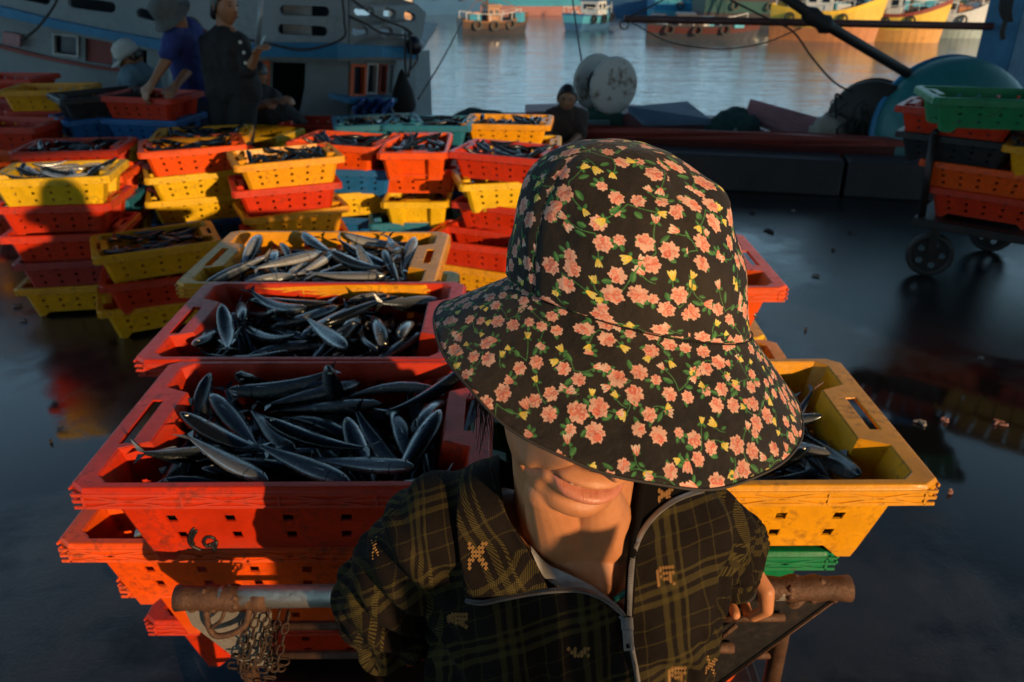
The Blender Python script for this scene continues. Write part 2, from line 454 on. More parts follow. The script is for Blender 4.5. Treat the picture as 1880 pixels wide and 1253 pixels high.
HC = Vector((.112, .685, 1.489))
HM = (Matrix.Rotation(-.0063, 3, 'Z') @ Matrix.Rotation(-.1516, 3, 'X') @ Matrix.Rotation(.2297, 3, 'Y'))
def ringpt(a, s=1.):
    return Vector((.1135 * math.sin(a) * s, -(.097 if math.cos(a) > 0 else .085) * math.cos(a) * s, 0))
def brimpt(a, t):                        # a: 0 front, t: 0 ring .. 1 rim
    c = math.cos(a); b = .1915 if c > 0 else .125
    rim = Vector((.177 * math.sin(a), -b * c, -(.056 + .040 * max(0, c) ** 1.5)))
    r0 = ringpt(a); p = r0.lerp(rim, t); p.x = r0.x + (rim.x - r0.x) * t ** 1.22; p.y = r0.y + (rim.y - r0.y) * t ** 1.22
    p.z += .004 * math.sin(math.pi * t) * (1 - .2 * c)          # slightly domed cloth
    p.z += t * t * (.0022 * math.sin(3 * a + .2) + .0014 * math.sin(7 * a + 2)) + t * .0008 * math.sin(13 * a) + t * t * (.004 + .004 * math.exp(-((a + .5) / .55) ** 2))
    return p
def brim_mesh():
    nA, nT = 180, 20; mb = MB(); P = []
    for i in range(nA + 1):
        a = -math.pi + 2 * math.pi * i / nA
        P.append([HC + HM @ brimpt(a, j / nT) for j in range(nT + 1)])
    mb.grid(P); me = mb.mesh('hat_brim', True)
    uv = me.uv_layers.new(name='UVMap'); UV = {}
    # isometric-like fan: angle scaled by mean circumference, radius by slant length
    for i in range(nA + 1):
        a = -math.pi + 2 * math.pi * i / nA
        for j in range(nT + 1):
            t = j / nT; rho = .155 + .137 * t; phi = a * .70
            UV[i * (nT + 1) + j] = (.5 + rho * math.sin(phi) * UVM, .62 - rho * math.cos(phi) * UVM * 1.0)
    for l in me.loops: uv.data[l.index].uv = UV[l.vertex_index]
    return me
CROWN_H = .139
prof = [(0, 1.0), (.10, .985), (.24, .97), (.40, .94), (.55, .88), (.69, .79), (.81, .66), (.91, .48), (.975, .27), (1.0, .0)]
def crownpt(a, s):                       # s 0..1 along the profile
    k = s * (len(prof) - 1); i = min(int(k), len(prof) - 2); f = k - i
    def pp(i): i = max(0, min(len(prof) - 1, i)); return prof[i]
    def cr(q):
        a0, b0, c0, d0 = (pp(i - 1)[q], pp(i)[q], pp(i + 1)[q], pp(i + 2)[q])
        return .5 * (2 * b0 + (c0 - a0) * f + (2 * a0 - 5 * b0 + 4 * c0 - d0) * f * f + (3 * b0 - a0 - 3 * c0 + d0) * f ** 3)
    h, r = cr(0), max(0, cr(1))
    p = ringpt(a, r)
    sea = 0
    for sa in SEAMS:
        d = abs((a - sa + math.pi) % (2 * math.pi) - math.pi) * max(r, .12)
        sea += math.exp(-(d / .045) ** 2)
    p *= (1 - .022 * sea)
    p *= 1 + .018 * math.sin(2.6 * a + 1 + 5 * h) * h + .010 * math.sin(7 * a + 9 * h) * (.2 + h)
    p.z = h * CROWN_H
    p.x += -.235 * p.z - .004                    # the soft crown stands straighter than the tilted rim
    n_ = noise.noise(Vector((p.x * 22, p.y * 22, p.z * 22 + 5))); n2 = noise.noise(Vector((p.x * 9 + 3, p.y * 9, p.z * 30))); n3 = 1 - abs(noise.noise(Vector((p.x * 34, p.y * 34 + 8, p.z * 16)))) * 2; p *= 1 + .016 * n_ + .022 * n2 + .007 * n3
    # a side dent on the viewer's right, a sag at top left
    d = math.exp(-((a - 1.25) / .35) ** 2 - ((h - .55) / .18) ** 2); p.x -= .007 * d
    d = math.exp(-((a - 1.15) / .35) ** 2 - ((h - .83) / .10) ** 2); p.x += .008 * d; p.z += .004 * d
    d = math.exp(-((a + .95) / .30) ** 2 - ((h - .45) / .3) ** 2); p.x -= .004 * d
    return p
SEAMS = [-.90, .36, 1.75, math.pi * .9, -1.95]
def crown_mesh():
    nA, nS = 180, 54; mb = MB(); P = []
    for i in range(nA + 1):
        a = -math.pi + 2 * math.pi * i / nA
        P.append([HC + HM @ crownpt(a, j / nS) for j in range(nS + 1)])
    mb.grid(P); me = mb.mesh('hat_crown', True)
    uv = me.uv_layers.new(name='UVMap')
    ss = sorted(SEAMS); 
    for poly in me.polygons:
        i0 = min(v // (nS + 1) for v in poly.vertices)
        am = -math.pi + 2 * math.pi * (i0 + .5) / nA
        k = sum(1 for s_ in ss if s_ < am) % len(ss)
        lo = ss[k - 1]; hi = ss[k]
        if hi < lo: hi += 2 * math.pi
        mid = (lo + hi) / 2
        for li in poly.loop_indices:
            v = me.loops[li].vertex_index; i, j = v // (nS + 1), v % (nS + 1)
            a = -math.pi + 2 * math.pi * i / nA
            da = (a - mid + math.pi) % (2 * math.pi) - math.pi
            s_ = j / nS; kk = s_ * (len(prof) - 1); q = min(int(kk), len(prof) - 2)
            r_ = (prof[q][1] + (prof[q + 1][1] - prof[q][1]) * (kk - q)) * .107
            uv.data[li].uv = (.23 * k + .12 + da * r_ * UVM, .13 * k + .30 + s_ * .215 * UVM)
    return me
def build_hat(parent):
    h = link('sun_hat', crown_mesh(), parent, [FL]); tag(h, 'black floral cloth hat crown with coral roses')
    md = h.modifiers.new('s', 'SOLIDIFY'); md.thickness = .002; md.offset = -1
    b = link('brim', brim_mesh(), h, [FL]); md = b.modifiers.new('s', 'SOLIDIFY'); md.thickness = .003; md.offset = -1
    # binding along the rim, stitches along the seams
    m = MB(); m.tube([HC + HM @ (brimpt(-math.pi + 2 * math.pi * i / 160, 1.0)) for i in range(161)], .0012, 6); m.build('edge_binding', PIPING, h, True)
    st = MB()
    def dash(f, n, r=.0006):
        for i in range(n):
            p, q = f((i + .1) / n), f((i + .72) / n); st.tube([p, q], r, 4)
    def on(a, s, off=.0013):
        p = crownpt(a, s); q = Vector((p.x, p.y, p.z * .8)); q = q.normalized() if q.length > 0 else Vector((0, 0, 1))
        return HC + HM @ (p + q * off)
    for da in (-.055, .055, 0): dash(lambda t, da=da: on(.36 + da / max(.35, 1 - t * .5), t * .90, .0012), 70)
    dash(lambda t: on(-.90 + .05, t * .93), 60); dash(lambda t: on(-.90 - .05, t * .93), 60)
    dash(lambda t: HC + HM @ (brimpt(-1.5 + 3 * t, .03) + Vector((0, -.0008, .0014))), 110)
    st.build('stitching', THREAD, h)
    # puckered seam ridge on the left
    rg = MB(); rg.tube([on(-.90 + .012 * math.sin(i * 1.7), i / 60 * .95, .0004 + .0007 * math.sin(i * 2.3)) for i in range(61)], .0017, 6); rr = rg.build('seam_ridge', FLR, h, True)
    return h
FLR = plain('tan_seam_cloth', (.16, .10, .065), .85)  # left seam ridge, a paler brown than the hat cloth
# ---------------------------------------------------------------- the woman
def interp(z, tab):
    return float(np.interp(z, [a for a, b in tab], [b for a, b in tab]))
HEADX = [(-.052, .004), (-.050, .022), (-.046, .038), (-.036, .050), (-.020, .058), (0, .064), (.02, .067), (.05, .070), (.09, .0725), (.12, .070), (.145, .058), (.163, .040), (.174, .020), (.178, .001)]
HEADF = [(-.052, .030), (-.050, .052), (-.046, .066), (-.038, .075), (-.026, .077), (-.015, .0765), (0, .079), (.03, .083), (.06, .084), (.09, .088), (.12, .086), (.145, .070), (.163, .047), (.174, .022), (.178, .001)]
HEADB = [(-.052, .004), (-.050, .010), (-.04, .02), (-.02, .045), (.02, .075), (.06, .092), (.10, .097), (.13, .085), (.155, .055), (.174, .02), (.178, .001)]
def G(x, c, s): return math.exp(-((x - c) / s) ** 2)
def mouthz(x): return .0005 + .0008 * min(1.3, abs(x) / .036) ** 2
def face_disp(x, z):
    ax = abs(x); d = 0
    zm = mouthz(x); wl = max(0, 1 - (ax / .0315) ** 2)
    # barrel of the mouth and teeth pushing forward
    d += .0065 * G(x, 0, .034) * G(z, 0, .026)
    d += .0090 * wl ** .55 * G(z - zm, -.0088, .0064)          # lower lip
    d += .0032 * wl ** .6 * G(z - zm, .0050, .0036)            # upper lip
    d -= .0120 * wl ** .45 * G(z - zm, 0, .0022)               # parting
    d -= .0055 * G(ax, .0335, .0045) * G(z - zm, -.001, .006)       # corners
    d -= .0040 * G(x, 0, .024) * G(z, -.0205, .0052)           # sulcus under the lip
    d += .0060 * G(x, 0, .030) * G(z, -.034, .012)             # chin
    d -= .0012 * G(x, 0, .0035) * G(z, .017, .008)             # philtrum
    # smile folds: from the nose wing out and down past the corner
    t = (z + .020) / .055
    if -.1 < t < 1.15:
        fx = .047 - .030 * max(0, t) ** 1.4
        d -= .0100 * G(ax, fx, .0034) * smoothstep(-.1, .25, t) * (1 - smoothstep(.95, 1.15, t))
        d += .0095 * G(ax, fx + .012, .010) * smoothstep(0, .4, t) * (1 - smoothstep(.9, 1.4, t))
    d += .0045 * G(ax, .045, .016) * G(z, .038, .016)          # cheeks raised by the smile
    d -= .0075 * G(ax, .0455, .0040) * G(z, -.010, .019) - .0040 * G(ax, .057, .006) * G(z, -.008, .02)         # crease beside the mouth
    d -= .0035 * G(ax, .034, .005) * G(z, -.020, .010)
    # nose
    d += .024 * G(x, 0, .0095) * G(z, .038, .0105)
    d += .014 * G(x, 0, .0085) * G(z, .058, .018)
    d += .0085 * G(ax, .0145, .0065) * G(z, .033, .0075)
    # eye sockets, brows
    d -= .010 * G(ax, .032, .014) * G(z, .076, .010)
    d += .004 * G(ax, .030, .020) * G(z, .094, .006)
    return d
def head_points(MX):
    nA, nZ = 220, 190; P = []
    zs = [-.052 + .230 * (i / nZ) for i in range(nZ + 1)]
    for z in zs:
        row = []; hx, hf, hb = interp(z, HEADX), interp(z, HEADF), interp(z, HEADB)
        for j in range(nA):
            a = 2 * math.pi * j / nA; s_, c_ = math.sin(a), math.cos(a)
            e = 2 / 2.25
            x = hx * math.copysign(abs(s_) ** e, s_); y = -(hf if c_ > 0 else hb) * math.copysign(abs(c_) ** e, c_)
            if c_ > 0: y -= face_disp(x, z) * min(1, (c_ / .35)) ** 1.0
            # ears
            row.append(MX @ Vector((x, y, z)))
        P.append(row)
    return P
MOUTH = at(1090, 899, Y=.612)
HEADM = Matrix.Translation(MOUTH) @ Matrix.Rotation(.16, 4, 'Z') @ Matrix.Rotation(.20, 4, 'X') @ Matrix.Rotation(.205, 4, 'Y') @ Matrix.Scale(1.14, 4) @ Matrix.Translation(Vector((0, .0835, 0)))
def capsule(mb, p, q, r0, r1, sx=1., n=20):
    p, q = Vector(p), Vector(q); L = (q - p).length; M = (q - p).to_track_quat('Z', 'Y').to_matrix().to_4x4(); M.translation = p
    k = 7; pr = [(r0 * math.sin(i / k * math.pi / 2) + 1e-4, -r0 * math.cos(i / k * math.pi / 2)) for i in range(k + 1)]
    pr += [(r1 * math.cos(i / k * math.pi / 2) + 1e-4, L + r1 * math.sin(i / k * math.pi / 2)) for i in range(k + 1)]
    n0 = len(mb.v); mb.lathe(pr, M, n)
    top = len(mb.v); mb.f.append(tuple(range(n0, n0 + n))[::-1]); mb.m.append(0); mb.f.append(tuple(range(top - n, top))); mb.m.append(0)
def remesh(mb, name, vox, smooth=3, fac=.5):
    me = mb.mesh(name, True); bm = bmesh.new(); bm.from_mesh(me); bmesh.ops.recalc_face_normals(bm, faces=bm.faces); bm.to_mesh(me); bm.free()
    o = link(name, me)
    m = o.modifiers.new('r', 'REMESH'); m.mode = 'VOXEL'; m.voxel_size = vox; m.use_smooth_shade = True
    if smooth: s_ = o.modifiers.new('s', 'SMOOTH'); s_.iterations = smooth; s_.factor = fac
    baked(o); return o
def getco(me):
    a = np.empty(len(me.vertices) * 3, np.float32); me.vertices.foreach_get('co', a); return a.reshape(-1, 3)
def getno(me):
    a = np.empty(len(me.vertices) * 3, np.float32); me.vertices.foreach_get('normal', a); return a.reshape(-1, 3)
def setco(me, c): me.vertices.foreach_set('co', np.ascontiguousarray(c, np.float32).ravel()); me.update()
def pix(P):                              # world points -> photograph pixels
    P = np.asarray(P, float); c, s = math.cos(PITCH), math.sin(PITCH)
    y, z = P[..., 1], P[..., 2] - CAMH; zc = y * c - z * s
    return 940 + FPX * P[..., 0] / zc, 626.5 + FPX * (-z * c - y * s) / zc
def inpoly(x, y, poly):
    x, y = np.asarray(x), np.asarray(y); r = np.zeros(x.shape, bool); n = len(poly)
    for i in range(n):
        (x0, y0), (x1, y1) = poly[i], poly[(i + 1) % n]
        r ^= ((y0 > y) != (y1 > y)) & (x < (x1 - x0) * (y - y0) / ((y1 - y0) or 1e-9) + x0)
    return r
def bvh_of(me):
    return BVHTree.FromPolygons([v.co.copy() for v in me.vertices], [tuple(p.vertices) for p in me.polygons])
def hit(bv, px, py, off=0.):
    d = ray(px, py).normalized(); l, n_, i, t = bv.ray_cast(CO, d, 5)
    if l is None: return None
    return l - d * off
def on_surface(bv, pts, off=.002, n=None):
    if n: pts = [(p.x, p.y) for p in spline([(x, y, 0) for x, y in pts], n)]
    return [h for h in (hit(bv, x, y, off) for x, y in pts) if h]

BAR = Vector((0, .93, .900)); BR = .0175
def hand_shape(mb, cx, sgn):             # palm over the bar, four fingers round its far side and under, thumb down the near side
    c = Vector((cx, BAR.y, BAR.z))
    def P(dx, ang, r): return c + Vector((dx, math.sin(R(ang)) * r, math.cos(R(ang)) * r))
    spread = [-.033, -.011, .011, .032]; rad = [.0074, .0086, .0088, .0084]; tipa = [204, 216, 218, 206]
    for dx, r0, ta in zip(spread, rad, tipa):
        dx *= sgn; rr = BR + r0 + .001
        kn = P(dx, 40, rr + .010); a1 = P(dx * 1.02, 95, rr + .003); a2 = P(dx * .98, 150, rr + .001); a3 = P(dx * .96, ta, rr + .003)
        capsule(mb, kn, a1, r0 * 1.12, r0 * 1.02, n=14); capsule(mb, a1, a2, r0 * 1.04, r0 * .95, n=14); capsule(mb, a2, a3, r0 * .97, r0 * .86, n=14)
    wr = P(.006 * sgn, 5, .075)
    for dx in spread: capsule(mb, P(dx * sgn, 40, BR + .018), wr + Vector((dx * sgn * .45, 0, 0)), .0105, .0175)
    th0 = P(.026 * sgn, 5, .050); th1 = P(.047 * sgn, -42, .042); th2 = P(.050 * sgn, -88, .034); th3 = P(.036 * sgn, -132, .033)
    capsule(mb, th0, th1, .016, .0125); capsule(mb, th1, th2, .0125, .0100); capsule(mb, th2, th3, .0100, .0078)
    capsule(mb, P(.030 * sgn, 25, .036), th1, .014, .012)
    return wr
def skin_mat():
    g = N('skin'); lips = g.n('Attribute', _attribute_name='lips').outputs['Fac']
    n1 = g.noise(22, 5, .6); n2 = g.noise(420, 3, .6); n3 = g.noise(90, 4, .6)
    base = g.ramp(n1, [(.3, (.43, .160, .062)), (.7, (.55, .225, .095))])
    base = g.mix(g.math('MULTIPLY', g.ramp(n3, [(.55, 0), (.75, 1)]), .22), base, (.38, .13, .06))
    lc = g.ramp(n3, [(.3, (.46, .14, .075)), (.7, (.56, .21, .12))])
    base = g.mix(lips, base, lc)
    base = g.mix(g.math('MULTIPLY', g.n('Attribute', _attribute_name='gap_shade').outputs['Fac'], .85), base, (.05, .012, .008))  # shade of the lip parting, painted as a dark colour line
    spots = g.ramp(g.n('TexVoronoi', Vector=g.tc(), Scale=46).outputs['Distance'], [(.045, 1), (.085, 0)])
    base = g.mix(g.math('MULTIPLY', spots, .25), base, (.12, .05, .03))
    rough = g.mix(lips, g.ramp(n3, [(.3, .45), (.7, .6)]), (.40, .40, .40))
    g.p(Base_Color=base, Roughness=rough, Specular_IOR_Level=.45, Subsurface_Weight=.12, Subsurface_Scale=.006, Subsurface_Radius=(1, .35, .15))
    # vertical lip creases
    mp = g.n('Mapping', Vector=g.tc(), Scale=(330, 40, 40)).outputs[0]; lw = g.noise(1, 2, .5, mp)
    h = g.math('ADD', g.math('MULTIPLY', n2.outputs[0], .5), g.math('MULTIPLY', g.math('MULTIPLY', lw.outputs[0], lips), .9))
    g.bump(h, .55, .0014)
    return g.m
def jacket_mat():
    g = N('plaid_knit'); uv = g.n('UVMap', _uv_map='UVMap').outputs[0]
    s = g.n('SeparateXYZ', Vector=uv); PER = .092
    def bands(c):
        f = g.math('FRACT', g.math('DIVIDE', c, PER))
        def st(a, b): return g.math('MULTIPLY', g.math('GREATER_THAN', f, a), g.math('LESS_THAN', f, b))
        x = st(.05, .125)
        for a, b in ((.19, .275), (.335, .375)): x = g.math('ADD', x, st(a, b))
        y = g.math('ADD', st(.60, .622), st(.80, .820))
        return g.math('ADD', g.math('MULTIPLY', x, .9), g.math('MULTIPLY', y, .55))
    wob = g.noise(26, 3, .5, uv); 
    u = g.math('ADD', s.outputs[0], g.math('MULTIPLY', wob.outputs[0], .006)); v = g.math('ADD', s.outputs[1], g.math('MULTIPLY', wob.outputs[0], .007))
    bu, bv = bands(u), bands(v)
    tw = g.math('FRACT', g.math('MULTIPLY', g.math('ADD', s.outputs[0], s.outputs[1]), 380)); tw = g.math('GREATER_THAN', tw, .42)
    tw2 = g.math('FRACT', g.math('MULTIPLY', g.math('SUBTRACT', s.outputs[0], s.outputs[1]), 380)); tw2 = g.math('GREATER_THAN', tw2, .42)
    f = g.math('ADD', g.math('MULTIPLY', bu, tw), g.math('MULTIPLY', bv, tw2))
    f = g.math('MULTIPLY', g.math('MINIMUM', f, 1.35), .50)
    nz = g.noise(18, 5, .6)
    base = g.ramp(nz, [(.3, (.0065, .0045, .0035)), (.7, (.014, .0095, .007))])
    ol = g.ramp(nz, [(.3, (.088, .066, .016)), (.7, (.128, .096, .026))])
    g.p(Base_Color=g.mix(f, base, ol), Roughness=.9, Specular_IOR_Level=.10, Sheen_Weight=.0)
    wv = g.noise(900, 2, .5, uv); pk = g.n('TexVoronoi', Vector=uv, Scale=420)
    g.bump(g.math('ADD', g.math('ADD', wv.outputs[0], g.math('MULTIPLY', pk.outputs['Distance'], 1.2)), g.math('MULTIPLY', f, .8)), .35, .0012)
    return g.m
SKIN = skin_mat(); PLAID = jacket_mat()
ZIPM = paint('grey_zip_tape', (.17, .155, .15), .55, .2, 40)
ZIPT = paint('dull_zip_teeth', (.26, .24, .22), .35, .2, 60, metal=.6)
LINING = paint('pale_grey_cotton', (.36, .34, .33), .85, .25, 60)
MARK = plain('orange_embroidery', (.42, .21, .06), .8)
BLKC = plain('black_lining', (.006, .005, .0045), 1.0, Specular_IOR_Level=.05)
HAIRM = plain('black_hair', (.010, .007, .006), .45)
TROUS = paint('dark_trousers', (.02, .02, .025), .9)
RUBBER = paint('dark_rubber', (.02, .02, .02), .6)

def build_woman():
    # --- bare body: head, neck, chest finely meshed; the rest under the clothes coarser, joined into one mesh
    fb = MB(); fb.grid(head_points(HEADM), close=True)
    for ring in (0, 190): fb.f.append(tuple(range(ring * 220, ring * 220 + 220))); fb.m.append(0)
    for sx in (-1, 1):                   # ears
        for k in range(7):
            a = k / 6 * math.pi * 1.15 - .5
            b = (k + 1) / 6 * math.pi * 1.15 - .5
            e = lambda q: HEADM @ Vector((sx * (.0735 + .004 * math.sin(q)), .012 + .014 * math.cos(q) * 1, .050 + .028 * math.sin(q)))
            capsule(fb, e(a), e(b), .0042, .0042, n=10)
        capsule(fb, HEADM @ Vector((sx * .069, .010, .03)), HEADM @ Vector((sx * .070, .010, .07)), .008, .009, n=12)
    tx = .078
    nb = Vector((tx, .735, 1.215))
    jaw = HEADM @ Vector((0, .015, .005))
    capsule(fb, jaw, nb + Vector((-.006, 0, 0)), .064, .068, n=36)
    capsule(fb, HEADM @ Vector((0, .03, .05)), nb + Vector((0, .02, 0)), .055, .062, n=36)
    capsule(fb, HEADM @ Vector((-.022, -.048, -.040)), nb + Vector((-.018, -.022, -.01)), .024, .045)      # throat under the chin
    capsule(fb, HEADM @ Vector((.022, -.048, -.040)), nb + Vector((.018, -.022, -.01)), .024, .045)
    for s_ in (-1, 1):
        capsule(fb, HEADM @ Vector((s_ * .045, .0, -.005)), nb + Vector((s_ * .012, -.050, -.035)), .012, .008)   # neck cords
        capsule(fb, nb + Vector((s_ * .016, -.052, -.050)), nb + Vector((s_ * (.15 if s_ < 0 else .115), -.008, -.006)), .010, .012)   # collar bones
        capsule(fb, nb + Vector((s_ * .03, .01, -.03)), nb + Vector((s_ * (.145 if s_ < 0 else .105), .012, -.040)), .050, .036)
        capsule(fb, nb + Vector((s_ * .07, -.012, -.11)), nb + Vector((s_ * .055, -.006, -.20)), .082, .088, n=32)
    capsule(fb, nb + Vector((0, -.005, -.07)), nb + Vector((0, -.012, -.2)), .075, .085, n=32)
    fine = remesh(fb, 'person', .0017, 4, .45)
    hb = MB(); wl = hand_shape(hb, .330, 1); wr = hand_shape(hb, -.150, -1)
    capsule(hb, wl, wl.lerp(Vector((.290, .84, 1.075)), .55), .023, .026); capsule(hb, wr, wr + Vector((-.015, -.02, .05)), .022, .024)
    hands = remesh(hb, 'person', .0021, 4, .5)
    cb = MB()
    for s_ in (-1, 1):
        capsule(cb, (tx + s_ * .060, .755, 1.08), (tx + s_ * .055, .765, .90), .070, .070)
        capsule(cb, (tx + s_ * .085, .76, .80), (tx + s_ * .10, .75, .46), .080, .055)
        capsule(cb, (tx + s_ * .10, .75, .46), (tx + s_ * .10, .77, .10), .055, .036)
        capsule(cb, (tx + s_ * .10, .78, .04), (tx + s_ * .11, .64, .035), .038, .030)
    capsule(cb, (tx + .128, .745, 1.18), (.290, .84, 1.075), .040, .032); capsule(cb, (.290, .84, 1.075), wl, .030, .024)
    eb = at(715, 1110, Y=.815)
    capsule(cb, (tx - .150, .745, 1.19), eb, .040, .032); capsule(cb, eb, wr, .032, .024)
    coarse = remesh(cb, 'person', .010, 3)
    bm = bmesh.new()
    for o in (fine, hands, coarse): bm.from_mesh(o.data)
    me = bpy.data.meshes.new('person'); bm.to_mesh(me); bm.free()
    for o in (hands, coarse): bpy.data.objects.remove(o)
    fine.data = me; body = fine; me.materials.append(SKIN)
    me.polygons.foreach_set('use_smooth', [True] * len(me.polygons))
    # lips mask in head space
    co = getco(me); inv = np.array(HEADM.inverted()); L = co @ inv[:3, :3].T + inv[:3, 3]
    ax = np.abs(L[:, 0]); zm = .0005 + .0008 * np.minimum(1.3, ax / .036) ** 2; q = np.clip(1 - (ax / .032) ** 2, 0, 1)
    up = .0030 * q ** .7; lo = .0172 * q ** .55; dz = L[:, 2] - zm
    m = np.minimum(smoothstep(-.0012, .0012, up - dz), smoothstep(-.0012, .0012, dz + lo)) * (L[:, 1] < -.03) * (q > 0)
    gp = (1 - smoothstep(.0006, .0018, np.abs(dz))) * (q > .03) * (L[:, 1] < -.03); ag = me.attributes.new('gap_shade', 'FLOAT', 'POINT'); ag.data.foreach_set('value', gp.astype(np.float32))
    at_ = me.attributes.new('lips', 'FLOAT', 'POINT'); at_.data.foreach_set('value', m.astype(np.float32))
    tag(body, 'woman in a black floral sun hat leaning back on the cart handle', 'person')
    # teeth just showing between the lips
    t = MB()
    for i in range(-3, 2):
        x = i * .0058; t.box(HEADM @ Vector((x, -.0825 + .012 * abs(x / .03) ** 2, .0035 + mouthz(x) * .9)), (.0054, .004, .007), M=HEADM.to_3x3())
    t.build('teeth', plain('teeth', (.62, .55, .42), .3), body, bevel=.001)
    ey = MB()
    for s_ in (-1, 1):
        M = HEADM @ Matrix.Translation(Vector((s_ * .032, -.070, .076)))
        ey.lathe([(.0118 * math.sin(i / 10 * math.pi) + 1e-4, -.0118 * math.cos(i / 10 * math.pi)) for i in range(11)], M @ Matrix.Rotation(math.pi / 2, 4, 'X'), 16)
    e_ = ey.build('eyes', plain('eye', (.35, .32, .3), .15), body, True)
    # hair: tied at the nape, strands down behind the hat on the viewer's left
    hb = MB(); random.seed(3)
    capsule(hb, HEADM @ Vector((0, .045, .10)), HEADM @ Vector((0, .085, .04)), .075, .055)
    for i in range(110):
        s_ = -1 if i % 3 else 1; a = random.random()
        p0 = HEADM @ Vector((s_ * random.uniform(.058, .07), random.uniform(.01, .06), .08)); p1 = HEADM @ Vector((s_ * random.uniform(.068, .08), random.uniform(.03, .08), .0))
        p2 = p1 + Vector((s_ * random.uniform(-.01, .02), random.uniform(0, .04), -random.uniform(.04, .09)))
        hb.tube(spline([p0, p1, p2], 7), [.0009, .0009, .0008, .0007, .0006, .0005, .0003], 4)
    hb.build('hair', HAIRM, body, True)
    build_hat(body)
    # --- jacket
    jb = MB()
    for s_ in (-1, 1):
        capsule(jb, (tx + s_ * .078, .735, 1.115), (tx + s_ * .078, .745, .92), .098, .100)
        capsule(jb, (tx + s_ * .070, .700, 1.075), (tx + s_ * .068, .705, 1.05), .072, .075)          # bust
        capsule(jb, (tx + s_ * .045, .750, 1.222), (tx + (.128 if s_ > 0 else -.150), .742, 1.182), .060, .056)
        capsule(jb, (tx + s_ * .085, .748, .92), (tx + s_ * .09, .75, .74), .105, .110)
    capsule(jb, (tx, .735, 1.13), (tx, .745, .92), .102, .108); capsule(jb, (tx, .748, .92), (tx, .75, .75), .11, .115)
    # stand-up collar
    for k in range(14):
        a, b = [math.pi * 2 * (k + q) / 14 for q in (0, 1)]
        f = lambda a: nb + Vector((math.sin(a) * .080, .012 + math.cos(a) * .070, .028 + .030 * math.cos(a)))
        capsule(jb, f(a), f(b), .015, .015, n=10)
        f2 = lambda a: nb + Vector((math.sin(a) * .086, .010 + math.cos(a) * .076, .0))
        capsule(jb, f2(a), f2(b), .017, .017, n=10)
    # viewer's right sleeve, down to the cuff just above the bar
    shR = Vector((tx + .135, .745, 1.172)); elR = Vector((.288, .835, 1.075)); cuR = Vector((.312, .902, .978))
    capsule(jb, shR, elR, .058, .046); capsule(jb, elR, cuR, .046, .041); capsule(jb, cuR, (.315, .908, .958), .042, .039)
    # viewer's left sleeve, elbow pushed out towards the camera
    shL = Vector((tx - .160, .740, 1.180)); elL = at(712, 1090, Y=.800); cuL = Vector((-.150, .905, .985))
    capsule(jb, shL, elL, .064, .066); capsule(jb, elL, at(718, 1165, Y=.80), .066, .050); capsule(jb, at(718, 1165, Y=.80), (-.150, .895, .955), .050, .042)
    jk = remesh(jb, 'jacket', .0045, 12, .6); me = jk.data
    co = getco(me).astype(float); no = getno(me).astype(float)
    # folds
    d = np.zeros(len(co))
    def ax_fold(p, q, freq, amp, rad, ph=0):
        p, q = np.array(p), np.array(q); L = np.linalg.norm(q - p); ax = (q - p) / L
        t = (co - p) @ ax; rr = np.linalg.norm((co - p) - t[:, None] * ax, axis=1)
        wgt = smoothstep(-.05, .0, t) * (1 - smoothstep(L, L + .03, t)) * (1 - smoothstep(rad, rad * 1.25, rr))
        e = (co - p) - t[:, None] * ax; an = np.arctan2(e @ np.array([0, 1., 0]), e @ np.array([1., 0, 0]))
        w_ = np.sin(t * freq + 1.6 * np.sin(an * 2 + ph) + ph)
        return wgt * amp * (np.abs(w_) ** .7 * np.sign(w_))
    d += ax_fold(shR, elR, 150, .0052, .085, .5) + ax_fold(elR, cuR, 230, .0066, .075, 1.)
    d += ax_fold(shL, elL, 110, .0052, .10, .2) + ax_fold(elL, cuL, 190, .0062, .09, 2.)
    nz = np.array([noise.noise(Vector((c[0] * 16, c[1] * 16, c[2] * 12))) + .5 * noise.noise(Vector((c[0] * 40 + 9, c[1] * 40, c[2] * 26))) for c in co])
    x, y, z = co.T
    d += .0045 * nz
    d += .0055 * np.sin((x * .8 + z * 1.2) * 62 + 4 * nz) * (1 - smoothstep(1.02, 1.16, z))
    d += .0030 * np.sin((z - .5 * x) * 95 + 2 * nz) * (x < tx - .02) * (1 - smoothstep(.92, 1.05, z))
    co = co + no * d[:, None]; setco(me, co)
    # UVs in metres of cloth, laid a little askew
    me.uv_layers.new(name='UVMap'); uvl = me.uv_layers['UVMap']
    ang = R(-10); uu = (x - tx) * 1.0; vv = z * .80 + (y - .73) * .62
    sl = smoothstep(.17, .22, np.abs(x - tx)); 
    U = uu + vv * .13 + sl * (y - .75) * .5; Vv = vv - uu * .34
    co0 = co.copy()
    li = np.empty(len(me.loops), np.int32); me.loops.foreach_get('vertex_index', li)
    uvl.data.foreach_set('uv', np.stack([U[li] + 1, Vv[li] + 1], 1).astype(np.float32).ravel())
    full = bvh_of(me)
    OPEN = [(935, 700), (921, 800), (918, 880), (926, 925), (937, 962), (962, 1005), (990, 1040), (1004, 1074), (1040, 1079), (1075, 1083), (1112, 1100), (1150, 1134), (1156, 1100), (1157, 1050), (1162, 1000), (1170, 950), (1176, 900), (1182, 700)]
    cen = co; px, py = pix(cen)
    front = cen[:, 1] < .80
    kill = inpoly(px, py, OPEN) & front
    # hollow of the neck and cuffs
    ng = np.linalg.norm((cen - np.array([nb.x, nb.y + .010, 0])) * np.array([1, 1, 0]), axis=1)
    kill |= (ng < .062) & (cen[:, 2] > 1.235)
    kill |= (cen[:, 2] < .948) & (np.linalg.norm(cen[:, :2] - np.array([.313, .91]), axis=1) < .06)
